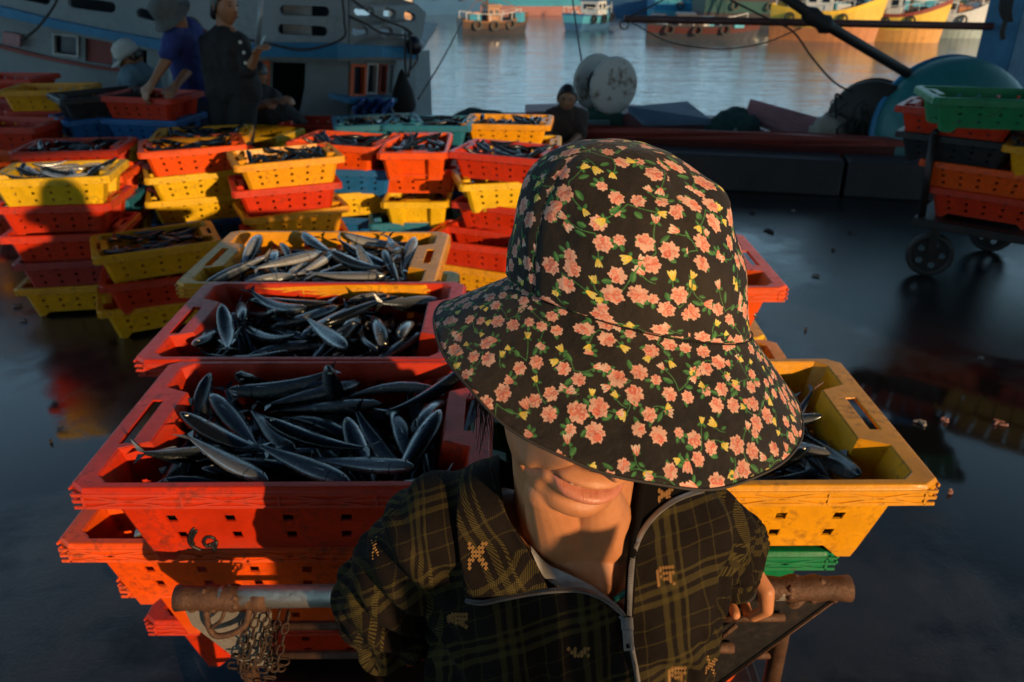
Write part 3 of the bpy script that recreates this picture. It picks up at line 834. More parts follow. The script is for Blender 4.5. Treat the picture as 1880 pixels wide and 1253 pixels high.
    bm = bmesh.new(); bm.from_mesh(me); bm.verts.ensure_lookup_table()
    bmesh.ops.delete(bm, geom=[bm.verts[i] for i in np.nonzero(kill)[0]], context='VERTS')
    for _ in range(10):
        mv = []
        for v in bm.verts:
            if v.is_boundary:
                nb_ = [e.other_vert(v) for e in v.link_edges if e.is_boundary]
                if len(nb_) == 2: mv.append((v, (nb_[0].co + nb_[1].co) / 2))
        for v, c in mv: v.co = v.co.lerp(c, .6)
    bm.to_mesh(me); bm.free()
    me.materials.clear(); me.materials.append(PLAID); me.polygons.foreach_set('use_smooth', [True] * len(me.polygons))
    jk.parent = body; sd = jk.modifiers.new('s', 'SOLIDIFY'); sd.thickness = .003; sd.offset = -1
    # folded collar flap on the viewer's left
    def sheet(name, rows, off, m, parent, th=.003, uv=True, nu=26, nv=26, bulge=0):
        a = [spline([(x_, y_, 0) for x_, y_ in r_], nu) for r_ in rows]
        cols_ = [spline([(r_[i].x, r_[i].y, 0) for r_ in a], nv) for i in range(nu)]
        g_ = MB(); Pq = []
        for j in range(nv):
            r_ = []
            for i in range(nu):
                h = hit(full, cols_[i][j].x, cols_[i][j].y, off + bulge * math.sin(math.pi * i / (nu - 1)))
                if h is None: h = r_[-1] if r_ else nb
                r_.append(h)
            Pq.append(r_)
        g_.grid(Pq); me_ = g_.mesh(name, True); o_ = link(name, me_, parent, [m])
        l_ = me_.uv_layers.new(name='UVMap')
        for lp in me_.loops:
            c_ = me_.vertices[lp.vertex_index].co; l_.data[lp.index].uv = ((c_.x * .8 + c_.z * .55) + 1.03, (c_.z * .9 - c_.x * .5 - c_.y * .4) + 1.06)
        s__ = o_.modifiers.new('s', 'SOLIDIFY'); s__.thickness = th; s__.offset = 1
        return o_
    sheet('collar_flap', [[(862, 770), (890, 775), (921, 790)], [(848, 850), (885, 860), (917, 870)], [(838, 940), (885, 945), (932, 950)], [(845, 1030), (910, 1035), (984, 1038)], [(853, 1099), (925, 1094), (1003, 1080)]], .011, PLAID, jk)
    sheet('collar_lining', [[(1177, 870), (1235, 880), (1292, 892)], [(1172, 930), (1195, 925), (1222, 922)], [(1161, 995), (1166, 990), (1172, 985)]], .004, BLKC, jk)
    hm_ = MB(); hp_ = [h for h in (hit(full, p.x, p.y, .003) for p in spline([(1184, 850, 0), (1177, 900, 0), (1171, 950, 0), (1163, 1000, 0), (1158, 1050, 0), (1156, 1100, 0), (1153, 1134, 0)], 40)) if h]
    for _ in range(3): hp_ = [hp_[0]] + [(hp_[i - 1] + hp_[i] * 2 + hp_[i + 1]) / 4 for i in range(1, len(hp_) - 1)] + [hp_[-1]]
    hm_.tube(hp_, .0052, 8); hm_.build('hem', BLKC, jk, True)
    # pale lining and undershirt in the opening
    bb = bvh_of(body.data)
    u_ = MB(); Pq = []
    for k in range(9):
        t = k / 8
        lo = spline([(975, 1012, 0), (1000, 1062, 0), (1045, 1086, 0), (1100, 1106, 0), (1146, 1142, 0)], 24); hi = spline([(972, 1000, 0), (1003, 1034, 0), (1045, 1054, 0), (1090, 1078, 0), (1136, 1112, 0)], 24)
        Pq.append([(hit(bb, *(a.lerp(b, t)).xy, .008 + .006 * t) or nb) for a, b in zip(hi, lo)])
    u_.grid(Pq); u_.build('undershirt', LINING, body, True, solid=.0015)
    tl = MB(); tl.tube([p for p in on_surface(bb, [(1128, 1102), (1152, 1086)], .010, 5)], .0035, 8); tl.build('teal_vest', plain('teal_cloth', (.01, .16, .13), .8), body, True)
    # zip
    z1 = [(1290, 901), (1262, 909), (1232, 923), (1200, 949), (1176, 983), (1162, 1025), (1157, 1080), (1155, 1132)]
    z2 = [(857, 1103), (885, 1107), (925, 1099), (980, 1089), (1040, 1083), (1080, 1087), (1114, 1103), (1140, 1124), (1150, 1140)]
    z3 = [(1153, 1140), (1158, 1180), (1166, 1220), (1173, 1262)]
    zt = MB(); zz = MB()
    def railpts(pts, n, off):
        raw = spline([(a, b, 0) for a, b in pts], n); out = []; last = None
        for p in raw:
            h = hit(full, p.x, p.y, off); out.append(h if h is not None else last); last = out[-1]
        o_ = [x for x in out if x is not None]
        for _ in range(4): o_ = [o_[0]] + [(o_[i - 1] + o_[i] * 2 + o_[i + 1]) / 4 for i in range(1, len(o_) - 1)] + [o_[-1]]
        return o_
    for pts, n, side in ((z1, 90, 1), (z2, 100, -1), (z3, 40, 0)):
        pr_ = railpts(pts, n, .0075)
        zt.tube(pr_, .0030, 6)
        for i in range(0, len(pr_) - 1):
            t_ = (pr_[i + 1] - pr_[i]).normalized(); M = t_.to_track_quat('Y', 'Z').to_matrix()
            zz.box(pr_[i] + (CO - pr_[i]).normalized() * .0022, (.0052, (pr_[i + 1] - pr_[i]).length * .55, .0026), M=M)
    zo = zt.build('zip', ZIPM, jk, True); zz.build('zip_teeth', ZIPT, zo)
    sl_ = MB(); a = hit(full, 1151, 1140, .012); b = hit(full, 1155, 1195, .013)
    ax = (b - a).normalized(); M = Matrix((ax.cross((CO - a).normalized()).normalized(), ax, (CO - a).normalized())).transposed()
    sl_.box(a + ax * .004, (.013, .016, .006), M=M); sl_.box(a + ax * .002 + M @ Vector((0, 0, .004)), (.005, .012, .004), M=M)
    for sx in (-1, 1): sl_.box(a + ax * .024 + M @ Vector((sx * .0042, 0, .003)), (.0030, .026, .002), M=M)
    for q in (.013, .027, .036): sl_.box(a + ax * q + M @ Vector((0, 0, .003)), (.0112, .0035, .0021), M=M)
    sl_.box(a + ax * .020 + M @ Vector((0, 0, .003)), (.009, .014, .0014), M=M)
    sl_.build('zip_slider', paint('grey_slider', (.22, .20, .19), .4, .2, 60, metal=.2), zo, bevel=.0008)
    # woven marks: slanted dashes
    mk = MB()
    F_ = ['.#####', '##....', '#.####', '##..#.', '#.###.', '#...#.', '#....#']; R_ = ['#...##', '##.##.', '.####.', '.###..', '##.##.', '#...##', '#....#']
    W_ = ['#.#..##', '.##.##.', '..###.#']
    def mark(cx, cy, w_, h_, rows, rot=0):
        mk = MB()
        for i, r_ in enumerate(rows):
            for j, ch in enumerate(r_):
                if ch != '#': continue
                u = (j + .5) / len(r_) - .5; v = (i + .5) / len(rows) - .5
                X = cx + (u * math.cos(rot) - v * math.sin(rot)) * w_; Y = cy + (u * math.sin(rot) + v * math.cos(rot)) * h_
                s = w_ / len(r_) * .55
                for q in (-.45, 0., .45):
                    p0, p1 = hit(bv2, X - s * .55 + q * s, Y + s * .8 + q * s, .0006), hit(bv2, X + s * .55 + q * s, Y - s * .8 + q * s, .0006)
                    if p0 and p1 and (p0 - p1).length < .02: mk.tube([p0, p1], .00036, 4)
        mk.build('woven_mark', MARK, jk)
    dg = bpy.context.evaluated_depsgraph_get(); dg.update()
    allv, allf = [], []
    for o_ in [jk] + [c for c in jk.children if c.name.startswith('collar')]:
        me_ = o_.evaluated_get(dg).to_mesh(); n0 = len(allv); allv += [v.co.copy() for v in me_.vertices]; allf += [tuple(i + n0 for i in p.vertices) for p in me_.polygons]
    bv2 = BVHTree.FromPolygons(allv, allf)
    mark(877, 1021, 36, 52, R_); mark(1222, 1058, 34, 36, F_, -.1); mark(840, 1140, 38, 26, F_); mark(1062, 1198, 42, 18, W_); mark(1243, 1240, 34, 30, F_); mark(1306, 1224, 20, 36, R_, .2); mark(688, 1006, 12, 40, R_, -.2); mark(1222, 910, 28, 24, R_)
    # rolled cuff
    cf = MB(); cf.tube([Vector((.313, .907, .951)) + Vector((math.cos(a) * .043, math.sin(a) * .041, .004 * math.sin(3 * a) - .010 * math.cos(a))) for a in [i / 24 * 2 * math.pi for i in range(25)]], .0062, 8)
    c_ = cf.build('cuff', paint('dark_cuff', (.014, .011, .009), .9, .3, 30), jk, True)
    tr = MB()
    for s_ in (-1, 1):
        capsule(tr, (tx + s_ * .09, .755, .82), (tx + s_ * .10, .75, .46), .100, .075); capsule(tr, (tx + s_ * .10, .75, .46), (tx + s_ * .10, .77, .12), .075, .055)
    capsule(tr, (tx, .755, .86), (tx, .755, .80), .12, .12)
    t_ = remesh(tr, 'trousers', .012, 4); t_.data.materials.clear(); t_.data.materials.append(TROUS); t_.parent = body
    bo = MB()
    for s_ in (-1, 1): capsule(bo, (tx + s_ * .10, .775, .16), (tx + s_ * .10, .78, .05), .052, .048); capsule(bo, (tx + s_ * .10, .79, .045), (tx + s_ * .115, .63, .040), .045, .038)
    b_ = remesh(bo, 'boots', .010, 3); b_.data.materials.clear(); b_.data.materials.append(RUBBER); b_.parent = body
    return body
build_woman()
# resting poses of the fish in three crates: [body variant, x, y, z, rx, ry, rz]
FISH = {"a":[[3,-0.105,-0.121,0.19,1.897,-0.082,2.556],[2,-0.068,0.122,0.189,-1.432,0.003,0.387],[3,0.014,-0.126,0.184,1.559,-0.069,2.642],[1,0.028,-0.058,0.182,1.482,0.157,-0.273],[3,0.187,-0.089,0.18,-1.543,0.342,-1.996],[0,-0.019,0.111,0.179,1.661,-0.091,-2.494],[1,-0.124,-0.045,0.177,1.546,0.165,-0.43],[2,0.191,0.107,0.176,-1.437,0.165,-2.428],[2,0.122,0.142,0.176,-0.85,-3.103,0.147],[3,0.103,-0.112,0.172,1.625,0.136,2.801],[0,-0.067,-0.006,0.171,-1.825,-0.041,2.231],[3,-0.132,0.012,0.171,2.086,0.142,-0.855],[1,-0.212,0.06,0.167,0.703,0.179,-1.399],[1,0.015,0.025,0.166,-1.235,-0.123,2.654],[3,-0.079,0.146,0.166,1.501,-0.024,-2.804],[0,0.01,0.087,0.165,-1.159,3.12,0.092],[1,0.212,0.094,0.164,-2.167,0.291,1.261],[2,0.148,0.04,0.162,1.883,-0.04,1.872],[0,-0.057,-0.1,0.162,-1.395,-0.136,3.068],[2,-0.182,-0.067,0.161,1.0,-2.817,0.598],[0,0.1,-0.079,0.158,1.67,0.294,-1.159],[0,-0.104,-0.167,0.157,-0.626,0.158,-0.019],[3,-0.082,0.016,0.15,1.282,-3.033,-0.115],[0,-0.153,0.073,0.147,1.329,-0.324,2.077],[3,-0.049,-0.128,0.147,0.901,0.259,0.101],[3,0.218,-0.082,0.147,0.008,0.25,-1.358],[1,0.064,0.082,0.142,-1.742,-0.14,-2.77],[3,0.055,-0.079,0.142,1.485,-0.298,2.239],[2,-0.036,0.128,0.141,-0.874,-0.018,-2.779],[2,-0.212,-0.08,0.141,-0.98,0.02,1.674],[0,-0.028,-0.038,0.141,-1.613,0.032,0.241],[1,0.117,-0.006,0.138,1.424,-0.179,2.183],[0,0.184,-0.012,0.131,2.01,0.118,-1.53],[3,-0.178,0.008,0.13,1.36,0.072,-1.352],[1,-0.047,0.169,0.129,2.51,0.23,0.193],[2,-0.016,0.095,0.128,-1.767,0.036,0.324],[1,0.18,-0.126,0.128,1.953,-0.349,-0.248],[0,-0.056,-0.145,0.125,-1.476,-0.003,-0.142],[2,-0.085,-0.1,0.124,1.271,0.245,-2.793],[3,-0.217,0.016,0.121,2.362,-0.084,1.581],[2,0.127,0.046,0.12,1.362,0.31,0.149],[3,-0.163,-0.165,0.119,2.434,-0.08,0.023],[0,0.011,0.074,0.116,-1.504,-0.104,-2.389],[1,0.19,0.09,0.112,1.624,0.279,-1.323],[3,-0.045,0.124,0.11,-1.67,0.124,0.215],[0,-0.09,-0.035,0.108,0.79,3.048,-0.165],[3,0.12,-0.008,0.106,-1.802,0.275,0.592],[2,-0.035,0.031,0.105,1.633,-0.108,2.941],[3,-0.2,-0.108,0.105,-1.61,-0.246,0.786],[3,0.206,-0.078,0.105,1.389,-0.071,1.605],[1,-0.048,-0.161,0.099,-2.789,-0.028,0.051],[0,0.169,0.133,0.097,0.544,-2.919,0.257],[0,0.121,-0.056,0.096,1.07,-3.066,0.419],[1,-0.086,0.157,0.094,-1.069,-3.005,0.094],[2,-0.045,-0.007,0.093,-1.035,-0.085,0.021],[3,-0.13,-0.066,0.093,1.933,-0.088,-0.203],[1,0.062,-0.144,0.091,1.273,0.085,-0.154],[3,-0.169,0.108,0.09,1.496,-0.01,-0.301],[2,-0.175,0.156,0.088,-1.93,0.355,-0.056],[1,-0.041,-0.075,0.088,-0.861,0.208,-2.849],[2,-0.193,0.049,0.086,-1.435,-0.246,1.891],[2,0.164,0.097,0.084,1.433,-3.038,0.211],[1,0.042,0.074,0.082,1.757,0.295,2.0],[0,-0.088,-0.138,0.08,0.104,2.992,0.371],[0,0.108,-0.045,0.078,1.157,-0.103,-2.421],[3,0.163,-0.168,0.076,-0.763,-3.096,0.014]],"b":[[0,0.082,0.056,0.189,1.329,-0.042,0.831],[3,0.036,-0.073,0.189,1.541,0.012,2.218],[1,-0.11,0.08,0.187,1.604,0.022,2.54],[1,-0.173,-0.065,0.184,1.439,0.138,-1.212],[1,0.196,-0.017,0.181,-2.085,0.36,1.519],[0,-0.188,0.078,0.179,0.739,0.152,1.936],[3,0.195,0.11,0.179,0.433,-2.889,0.701],[2,0.132,0.004,0.174,1.938,-0.005,1.847],[3,-0.082,0.123,0.173,1.679,0.001,-0.063],[3,-0.21,-0.036,0.169,1.662,0.155,1.506],[2,-0.087,-0.052,0.167,-1.867,-0.178,-0.64],[3,0.017,0.027,0.165,2.166,0.041,1.221],[2,-0.139,0.067,0.165,-1.884,0.343,2.247],[2,-0.118,-0.154,0.165,-1.35,0.091,3.009],[3,-0.045,0.059,0.164,1.685,-0.083,-2.254],[1,0.135,0.17,0.164,-2.78,0.211,0.239],[0,0.042,-0.079,0.162,-1.715,0.138,-1.986],[2,-0.065,-0.082,0.157,1.496,-0.05,-2.704],[1,-0.098,0.16,0.156,0.853,-0.05,2.985],[1,0.063,0.017,0.155,-2.177,-0.014,-1.809],[2,0.106,-0.039,0.154,-0.366,0.11,1.905],[3,-0.181,-0.082,0.153,1.08,-0.103,1.378],[0,-0.095,0.024,0.15,1.887,0.046,2.514],[1,0.039,0.12,0.148,-1.075,-0.158,-2.405],[0,0.178,-0.071,0.146,1.769,-0.005,-2.1],[3,-0.13,0.111,0.143,-1.761,-0.075,-0.532],[1,0.01,0.163,0.139,0.003,-0.178,-0.017],[0,-0.129,-0.158,0.136,-2.02,-0.244,-0.039],[1,-0.21,-0.046,0.134,2.973,-0.007,-1.555],[3,0.136,0.077,0.127,0.915,-0.057,-1.586],[1,0.102,-0.171,0.125,0.21,3.095,0.235],[3,0.044,0.09,0.123,1.875,-0.144,-2.412],[1,0.074,-0.094,0.121,1.419,-0.071,-2.673],[3,0.191,-0.026,0.12,-1.519,0.014,-1.817],[1,-0.006,0.123,0.12,1.649,-0.218,-2.715],[3,-0.183,0.03,0.116,2.02,0.332,-1.025],[2,0.043,-0.058,0.116,1.991,0.06,1.101],[0,0.08,0.03,0.116,-1.213,0.09,2.418],[3,-0.09,0.029,0.115,-1.552,0.093,-0.466],[0,-0.065,0.118,0.115,-1.495,-0.216,-2.472],[1,-0.063,-0.08,0.114,1.651,-0.016,1.202],[2,-0.007,-0.092,0.113,-0.241,-0.072,-1.909],[2,0.103,-0.13,0.111,-1.714,-0.057,0.249],[2,-0.153,-0.068,0.106,-1.765,0.23,-1.099],[2,-0.14,0.098,0.1,-1.261,-0.102,2.842],[0,-0.012,0.08,0.1,1.535,0.21,1.616],[0,0.141,-0.048,0.098,-1.455,-0.019,-1.855],[0,0.136,0.095,0.097,-1.508,-0.01,2.749],[3,0.162,0.16,0.095,0.898,-3.133,0.072],[2,-0.175,0.147,0.091,-0.908,0.269,-0.388],[3,0.116,-0.007,0.09,-1.917,-0.166,-1.858],[3,-0.131,0.023,0.089,-1.774,0.012,-0.301],[0,-0.093,-0.163,0.088,-1.539,3.111,-0.031],[0,-0.181,-0.061,0.088,-1.389,0.146,1.696],[0,0.05,-0.091,0.083,-1.396,-0.185,-2.496],[0,0.163,-0.074,0.083,-1.584,0.203,1.807],[0,0.014,0.006,0.082,1.534,-2.977,-0.027],[0,0.023,0.088,0.08,-1.079,-0.276,-0.408],[1,-0.139,-0.091,0.079,-1.607,-0.165,1.141],[2,-0.116,0.06,0.078,-0.777,-0.003,2.84],[3,0.148,-0.137,0.076,-1.509,0.125,-0.153],[3,0.182,0.054,0.076,-1.571,0.335,2.008],[2,0.061,-0.163,0.073,-0.003,3.006,-0.019],[2,-0.213,-0.08,0.073,0.006,-2.839,-1.59],[0,-0.071,-0.041,0.072,1.519,0.094,1.189],[0,-0.064,0.099,0.072,1.918,-0.062,-0.636]],"c":[[0,0.081,0.135,0.142,-1.09,3.1,0.443],[3,-0.129,0.042,0.136,1.562,0.143,2.529],[0,0.031,-0.058,0.136,1.671,0.01,-1.52],[1,-0.071,0.119,0.134,1.428,0.094,3.114],[0,-0.031,-0.056,0.127,1.389,-0.009,-1.392],[1,0.131,0.016,0.126,1.789,0.213,-2.377],[3,0.169,0.142,0.126,-1.214,3.138,0.359],[1,-0.189,0.122,0.124,-1.521,-0.248,-0.608],[0,0.142,-0.025,0.123,-1.816,-0.051,0.766],[0,0.132,0.092,0.121,1.489,3.027,0.025],[0,0.049,0.052,0.121,1.74,0.081,-0.148],[1,0.155,-0.07,0.119,1.013,0.367,-2.496],[2,-0.078,0.084,0.118,-1.133,3.096,0.258],[0,0.112,-0.133,0.118,-1.094,0.017,0.225],[1,-0.13,-0.056,0.116,1.661,0.131,1.873],[2,-0.195,-0.105,0.115,-1.481,-0.19,0.824],[1,-0.082,-0.041,0.111,1.411,0.098,1.829],[0,0.008,-0.064,0.109,-1.943,0.183,-1.459],[2,-0.026,0.142,0.108,1.099,-3.12,-0.078],[3,0.091,-0.171,0.107,-0.208,3.029,0.145],[3,0.058,-0.033,0.103,1.595,0.085,1.393],[1,-0.137,-0.157,0.103,2.071,-0.152,0.095],[1,-0.041,-0.101,0.102,-1.571,-0.016,0.924],[1,-0.035,0.008,0.102,-1.571,-0.016,-2.682],[1,0.214,-0.05,0.102,-1.571,-0.016,1.587],[1,-0.066,0.163,0.101,-0.0,0.003,-0.016]]}
# ---------------------------------------------------------------- crates and fish
def fish_mat(name, back, belly, side):
    g = N(name); o = g.tc(); s = g.n('SeparateXYZ', Vector=o)
    oi = g.n('ObjectInfo').outputs['Random']
    n1 = g.noise(45, 4, .6, g.n('VectorMath', _operation='ADD', i0=o, i1=g.n('CombineXYZ', X=oi, Y=oi, Z=oi).outputs[0]).outputs[0])
    z = g.math('ADD', s.outputs[2], g.math('MULTIPLY', g.math('SUBTRACT', n1.outputs[0], .5), .010))
    f = g.n('MapRange', Value=z, i1=-.019, i2=.019).outputs[0]
    c = g.ramp(f, [(.0, belly), (.22, tuple(x * .8 for x in belly)), (.40, tuple(x * 1.7 for x in side)), (.50, side), (.58, back), (1.0, tuple(x * .5 for x in back))])
    st = g.noise(1, 3, .6, g.n('Mapping', Vector=o, Scale=(14, 60, 160)).outputs[0])
    c = g.mix(g.math('MULTIPLY', g.ramp(st, [(.55, 0), (.7, 1)]), .35), c, (.01, .014, .02))
    gill = g.math('MULTIPLY', g.math('GREATER_THAN', s.outputs[0], -.066), g.math('LESS_THAN', s.outputs[0], -.0635))
    c = g.mix(g.math('MULTIPLY', gill, .7), c, (.01, .01, .012))
    br = g.n('HueSaturation', Value=g.math('ADD', g.math('MULTIPLY', oi, .6), .65), Color=c)
    sc_ = g.n('TexVoronoi', Vector=o, Scale=260)
    g.p(Base_Color=br.outputs[0], Roughness=g.ramp(n1, [(.3, .16), (.7, .36)]), Metallic=.55, Specular_IOR_Level=.6, Coat_Weight=.25, Coat_Roughness=.12)
    g.bump(g.math('ADD', g.math('MULTIPLY', sc_.outputs['Distance'], .5), n1.outputs[0]), .18, .0018)
    return g.m
FM = fish_mat('dark_wet_fish', (.012, .016, .020), (.30, .31, .31), (.055, .066, .074))
FM2 = fish_mat('silver_fish', (.02, .028, .036), (.55, .55, .54), (.22, .25, .28))
EYE0 = plain('fish_eye_ring', (.45, .42, .34), .15, .3); EYE1 = plain('fish_pupil', (.004, .004, .005), .08)
VAR = ((0, 1, 0), (.26, 1, .10), (-.24, .95, .05), (.1, 1.05, -.10))
FV = []; FVS = []
for b, ft, cu in VAR:
    a, e = fish_mesh(b, .21, True, ft, cu); a.materials.append(FM); e.materials.append(EYE0); e.materials.append(EYE1); FV.append((a, e))
    a2, _ = fish_mesh(b, .21, False, ft, cu); a2.name = 'fish'; a2.materials.append(FM2); FVS.append(a2)
NF = [0]; REST = []
def put_fish(root, sets, label, group, keep=None, shift=(0, 0, 0), silver=False, sx=1, sel=None, scale=1.0):
    M = root.matrix_basis.copy()
    if sel is not None: sets = [sets[i] for i in sel if i < len(sets)]
    tp = lambda z: .84 + .16 * min(1, max(0, z / .16))
    sets = [[f[0], f[1] * tp(f[3] + shift[2]) * 1.07, f[2] * tp(f[3] + shift[2]) * 1.03] + f[3:] for f in sets]
    for i, f in enumerate(sets):
        W0 = M @ Matrix.Translation(Vector((f[1] * sx + shift[0], f[2] * sx + shift[1], f[3] + shift[2]))) @ Euler((f[4], f[5], f[6] + (math.pi if sx < 0 else 0))).to_matrix().to_4x4() @ Matrix.Scale(scale, 4)
        if NF[0] >= 296: REST.append((f[0], W0)); continue
        NF[0] += 1
        q = bpy.data.objects.new('fish', FVS[f[0]] if silver else FV[f[0]][0]); col.objects.link(q)
        L_ = Matrix.Translation(Vector((f[1] * sx + shift[0], f[2] * sx + shift[1], f[3] + shift[2]))) @ Euler((f[4], f[5], f[6] + (math.pi if sx < 0 else 0))).to_matrix().to_4x4() @ Matrix.Scale(scale, 4)
        q.matrix_basis = M @ L_
        W = q.matrix_basis; hd = -(W.to_3x3() @ Vector((1, 0, 0))); lp = Vector((f[1] * sx, f[2] * sx))
        if True:
            dr = ('left' if hd.x < 0 else 'right') if abs(hd.x) > 1.6 * abs(hd.y) else (('back ' if hd.y > 0 else 'front ') + ('left' if hd.x < 0 else 'right')) if abs(hd.x) > .5 * abs(hd.y) else ('back' if hd.y > 0 else 'front')
            ps = ('front' if lp.y < -.05 else 'back' if lp.y > .05 else 'middle') + (' left' if lp.x < -.09 else ' right' if lp.x > .09 else ' centre')
            lv = 'on top' if f[3] > .13 else 'half buried' if f[3] < .085 else 'among others'
            if label.startswith('in '): tag(q, f'fish heading {dr}, {ps} {label}', 'fish', group)
            elif silver and root is not C: tag(q, label, 'fish', group)
            else: tag(q, f'fish heading {dr}, {lv}, {ps} of {label}', 'fish', group)
        if not silver:
            e = bpy.data.objects.new('eye', FV[f[0]][1]); col.objects.link(e); e.parent = q
def crate(x, y, z, c, rz=0, label='', group='plastic fish crates'):
    o = bpy.data.objects.new('fish_crate', CRATE); col.objects.link(o); o.location = (x, y, z); o.rotation_euler.z = rz
    r = bpy.data.objects.new('rim', RIM); col.objects.link(r); r.parent = o
    for q in (o, r): q.material_slots[0].link = 'OBJECT'; q.material_slots[0].material = PL[c]
    tag(o, label, 'crate', group); return o
FA, FB, FC = FISH['a'], FISH['b'], FISH['c']
def hc(x, y, rim, c, label, rz=0): return crate(x, y, rim - CH, c, rz, label, 'crates loaded on the handcart')
A = hc(-.366, 1.232, 1.035, 'red', 'red crate full of dark fish, front left on the cart, with a scrawled black mark', R(.5))
B = hc(-.447, 1.662, 1.037, 'red', 'red crate full of fish just behind the front red crate', R(0))
C = hc(-.520, 2.080, 1.035, 'amber', 'yellow crate of silver fish at the back left of the cart', R(-1.2))
D = hc(.343, 1.236, 1.035, 'amber', 'big yellow crate at the front right of the cart beside the hat', R(.6))
E2 = hc(.352, 1.640, .885, 'amber', 'yellow crate sunk between the front yellow crate and the orange one', R(0))
F2 = hc(.358, 2.050, 1.037, 'orange', 'orange crate at the far right of the cart behind the hat', R(.8))
L2 = hc(-.465, 1.305, .862, 'orange', 'orange crate jutting out left under the front red crate', R(0))
L3 = hc(-.440, 1.400, .690, 'orange', 'orange crate third from the top at the left of the cart', R(0))
L4 = hc(-.450, 1.470, .518, 'red', 'red crate at the very bottom left of the cart load', R(0))
G2 = hc(.235, 1.285, .862, 'green', 'bright green crate under the big front yellow crate', R(0))
for x, y, z, c, t in [(.22, 1.40, .689, 'blue', 'blue crate low on the cart under the green crate'), (.24, 1.42, .517, 'orange', 'orange crate at the bottom right of the cart load'),
                      (-.45, 1.76, .864, 'orange', 'orange crate under the second red crate of the cart'), (-.43, 1.86, .691, 'blue', 'blue crate low in the middle left of the cart'), (-.43, 1.91, .518, 'red', 'red crate on the cart bed, middle left'),
                      (-.50, 2.20, .862, 'yellow', 'yellow crate under the rear left crate of the cart'), (.33, 1.87, .712, 'red', 'red crate under the sunken yellow crate'), (.33, 1.88, .539, 'yellow', 'yellow crate on the cart bed, middle right'),
                      (.35, 2.13, .864, 'yellow', 'yellow crate under the orange crate at the far right')]:
    hc(x, y, z, c, t)
put_fish(A, FA, 'the front red crate', 'fish in the front red crate', shift=(0, 0, -.024))
put_fish(B, FB, 'the second red crate', 'fish in the second red crate', shift=(0, 0, -.02))
put_fish(C, FB, 'the rear yellow crate', 'fish in the rear yellow crate', sx=-1, shift=(0, 0, -.008), silver=True)
put_fish(D, FA, 'the big yellow crate', 'fish in the front yellow crate', shift=(0, 0, -.045), sx=-1, sel=range(46))
put_fish(E2, FC, 'the sunken yellow crate', 'fish in the sunken yellow crate', sx=-1, sel=range(12))
put_fish(F2, FC, 'the far orange crate', 'fish in the far orange crate', sx=-1, sel=range(9))
put_fish(L2, FC, 'the orange left crate', 'fish in the orange left crate', shift=(0, 0, .0), sel=range(9))
# one fish standing head up against the back wall of the front red crate
for (px, py, zz, ry) in ((620, 745, .98, -1.35), (482, 712, .985, -.75)):
    p = at(px, py, Z=zz); q = bpy.data.objects.new('fish', FV[0][0]); col.objects.link(q); q.location = p; q.rotation_euler = (R(70), -ry, 1.3)
    tag(q, 'fish poking its head straight up from the front red crate' if px == 620 else 'fish head sticking up slantwise at the back of the front red crate', 'fish'); NF[0] += 1
    e = bpy.data.objects.new('eye', FV[0][1]); col.objects.link(e); e.parent = q
# scrawled marker strokes on the front red crate
mk = MB()
inv = A.matrix_basis.inverted()
def facep(px, py):                       # point on the sloping long wall
    n_ = Vector((0, -1, .17)).normalized(); q0 = A.matrix_basis @ Vector((0, -CW / 2 + .0165, CH)); d = ray(px, py)
    n_ = A.matrix_basis.to_3x3() @ Vector((0, -CH + .0, -.026)).normalized()
    t = (q0 - CO).dot(n_) / d.dot(n_); return inv @ (CO + d * t - n_ * -.0035)
for st_ in ([(358, 966), (352, 976), (349, 988), (352, 998), (362, 1004), (372, 1008)], [(363, 970), (357, 980), (354, 990), (358, 999)], [(398, 990), (390, 983), (380, 984), (375, 992), (380, 1000), (390, 999), (398, 991), (398, 1000), (393, 1012)], [(384, 996), (392, 1002), (395, 1008)]):
    pts = spline([facep(*p) for p in st_], 14); mk.tube(pts, [.0016] + [.0030] * 12 + [.0014], 6)
mk.build('marker_scrawl', plain('black_marker', (.012, .01, .01), .5), A, True)

# ---------------------------------------------------------------- handcart
RUST = paint('rusty_steel', (.10, .045, .022), .6, .5, 25, metal=.3, bump=.6, dirtamt=.7)
GALV = paint('worn_galvanised_pipe', (.34, .30, .25), .38, .25, 18, metal=.55, bump=.3, dirt=(.10, .045, .02), dirtamt=.6)
DSTEEL = paint('dark_painted_steel', (.018, .016, .016), .45, .3, 12, metal=.3, dirt=(.06, .025, .012), dirtamt=.5)
cart = empty('handcart', (0, 1.6, 0)); tag(cart, 'steel handcart stacked with fish crates, grey pipe handle held by the woman', 'cart')
def cp(mb, name, m, smooth=False, **k):
    o = mb.build(name, m, None, smooth, **k); o.parent = cart; o.matrix_parent_inverse = Matrix.Translation(-Vector(cart.location)); return o
b = MB(); b.tube([(-.46, .93, .893), (.0, .93, .902), (.47, .93, .911)], BR, 20); cp(b, 'handle', GALV, True)
b = MB()
for s_, zz in ((-1, .892), (1, .911)):
    pts = [(s_ * (.375 + .0175 * i), .930, zz) for i in range(9)]
    b.tube(pts, [.0195 + .0022 * math.sin(i * 2.7) + .001 * math.sin(i * 5.1) for i in range(9)], 16)
    for i in range(10):
        b.lathe([(.0001, -.006), (.006, -.003), (.0065, .002), (.0001, .006)], Matrix.Translation((s_ * (.42 + .012 * (i % 7)), .93 - .017 * math.cos(i * 1.9), zz + .017 * math.sin(i * 1.9))), 7)
    cp(b, 'weld_collar', RUST, True); b = MB()
b = MB(); b.prism([at(1545, 1092, Y=.936), at(1322, 1256, Y=.936), at(1230, 1262, Y=.936), at(1230, 1112, Y=.936)], (0, .004, 0)); cp(b, 'side_panel', DSTEEL)
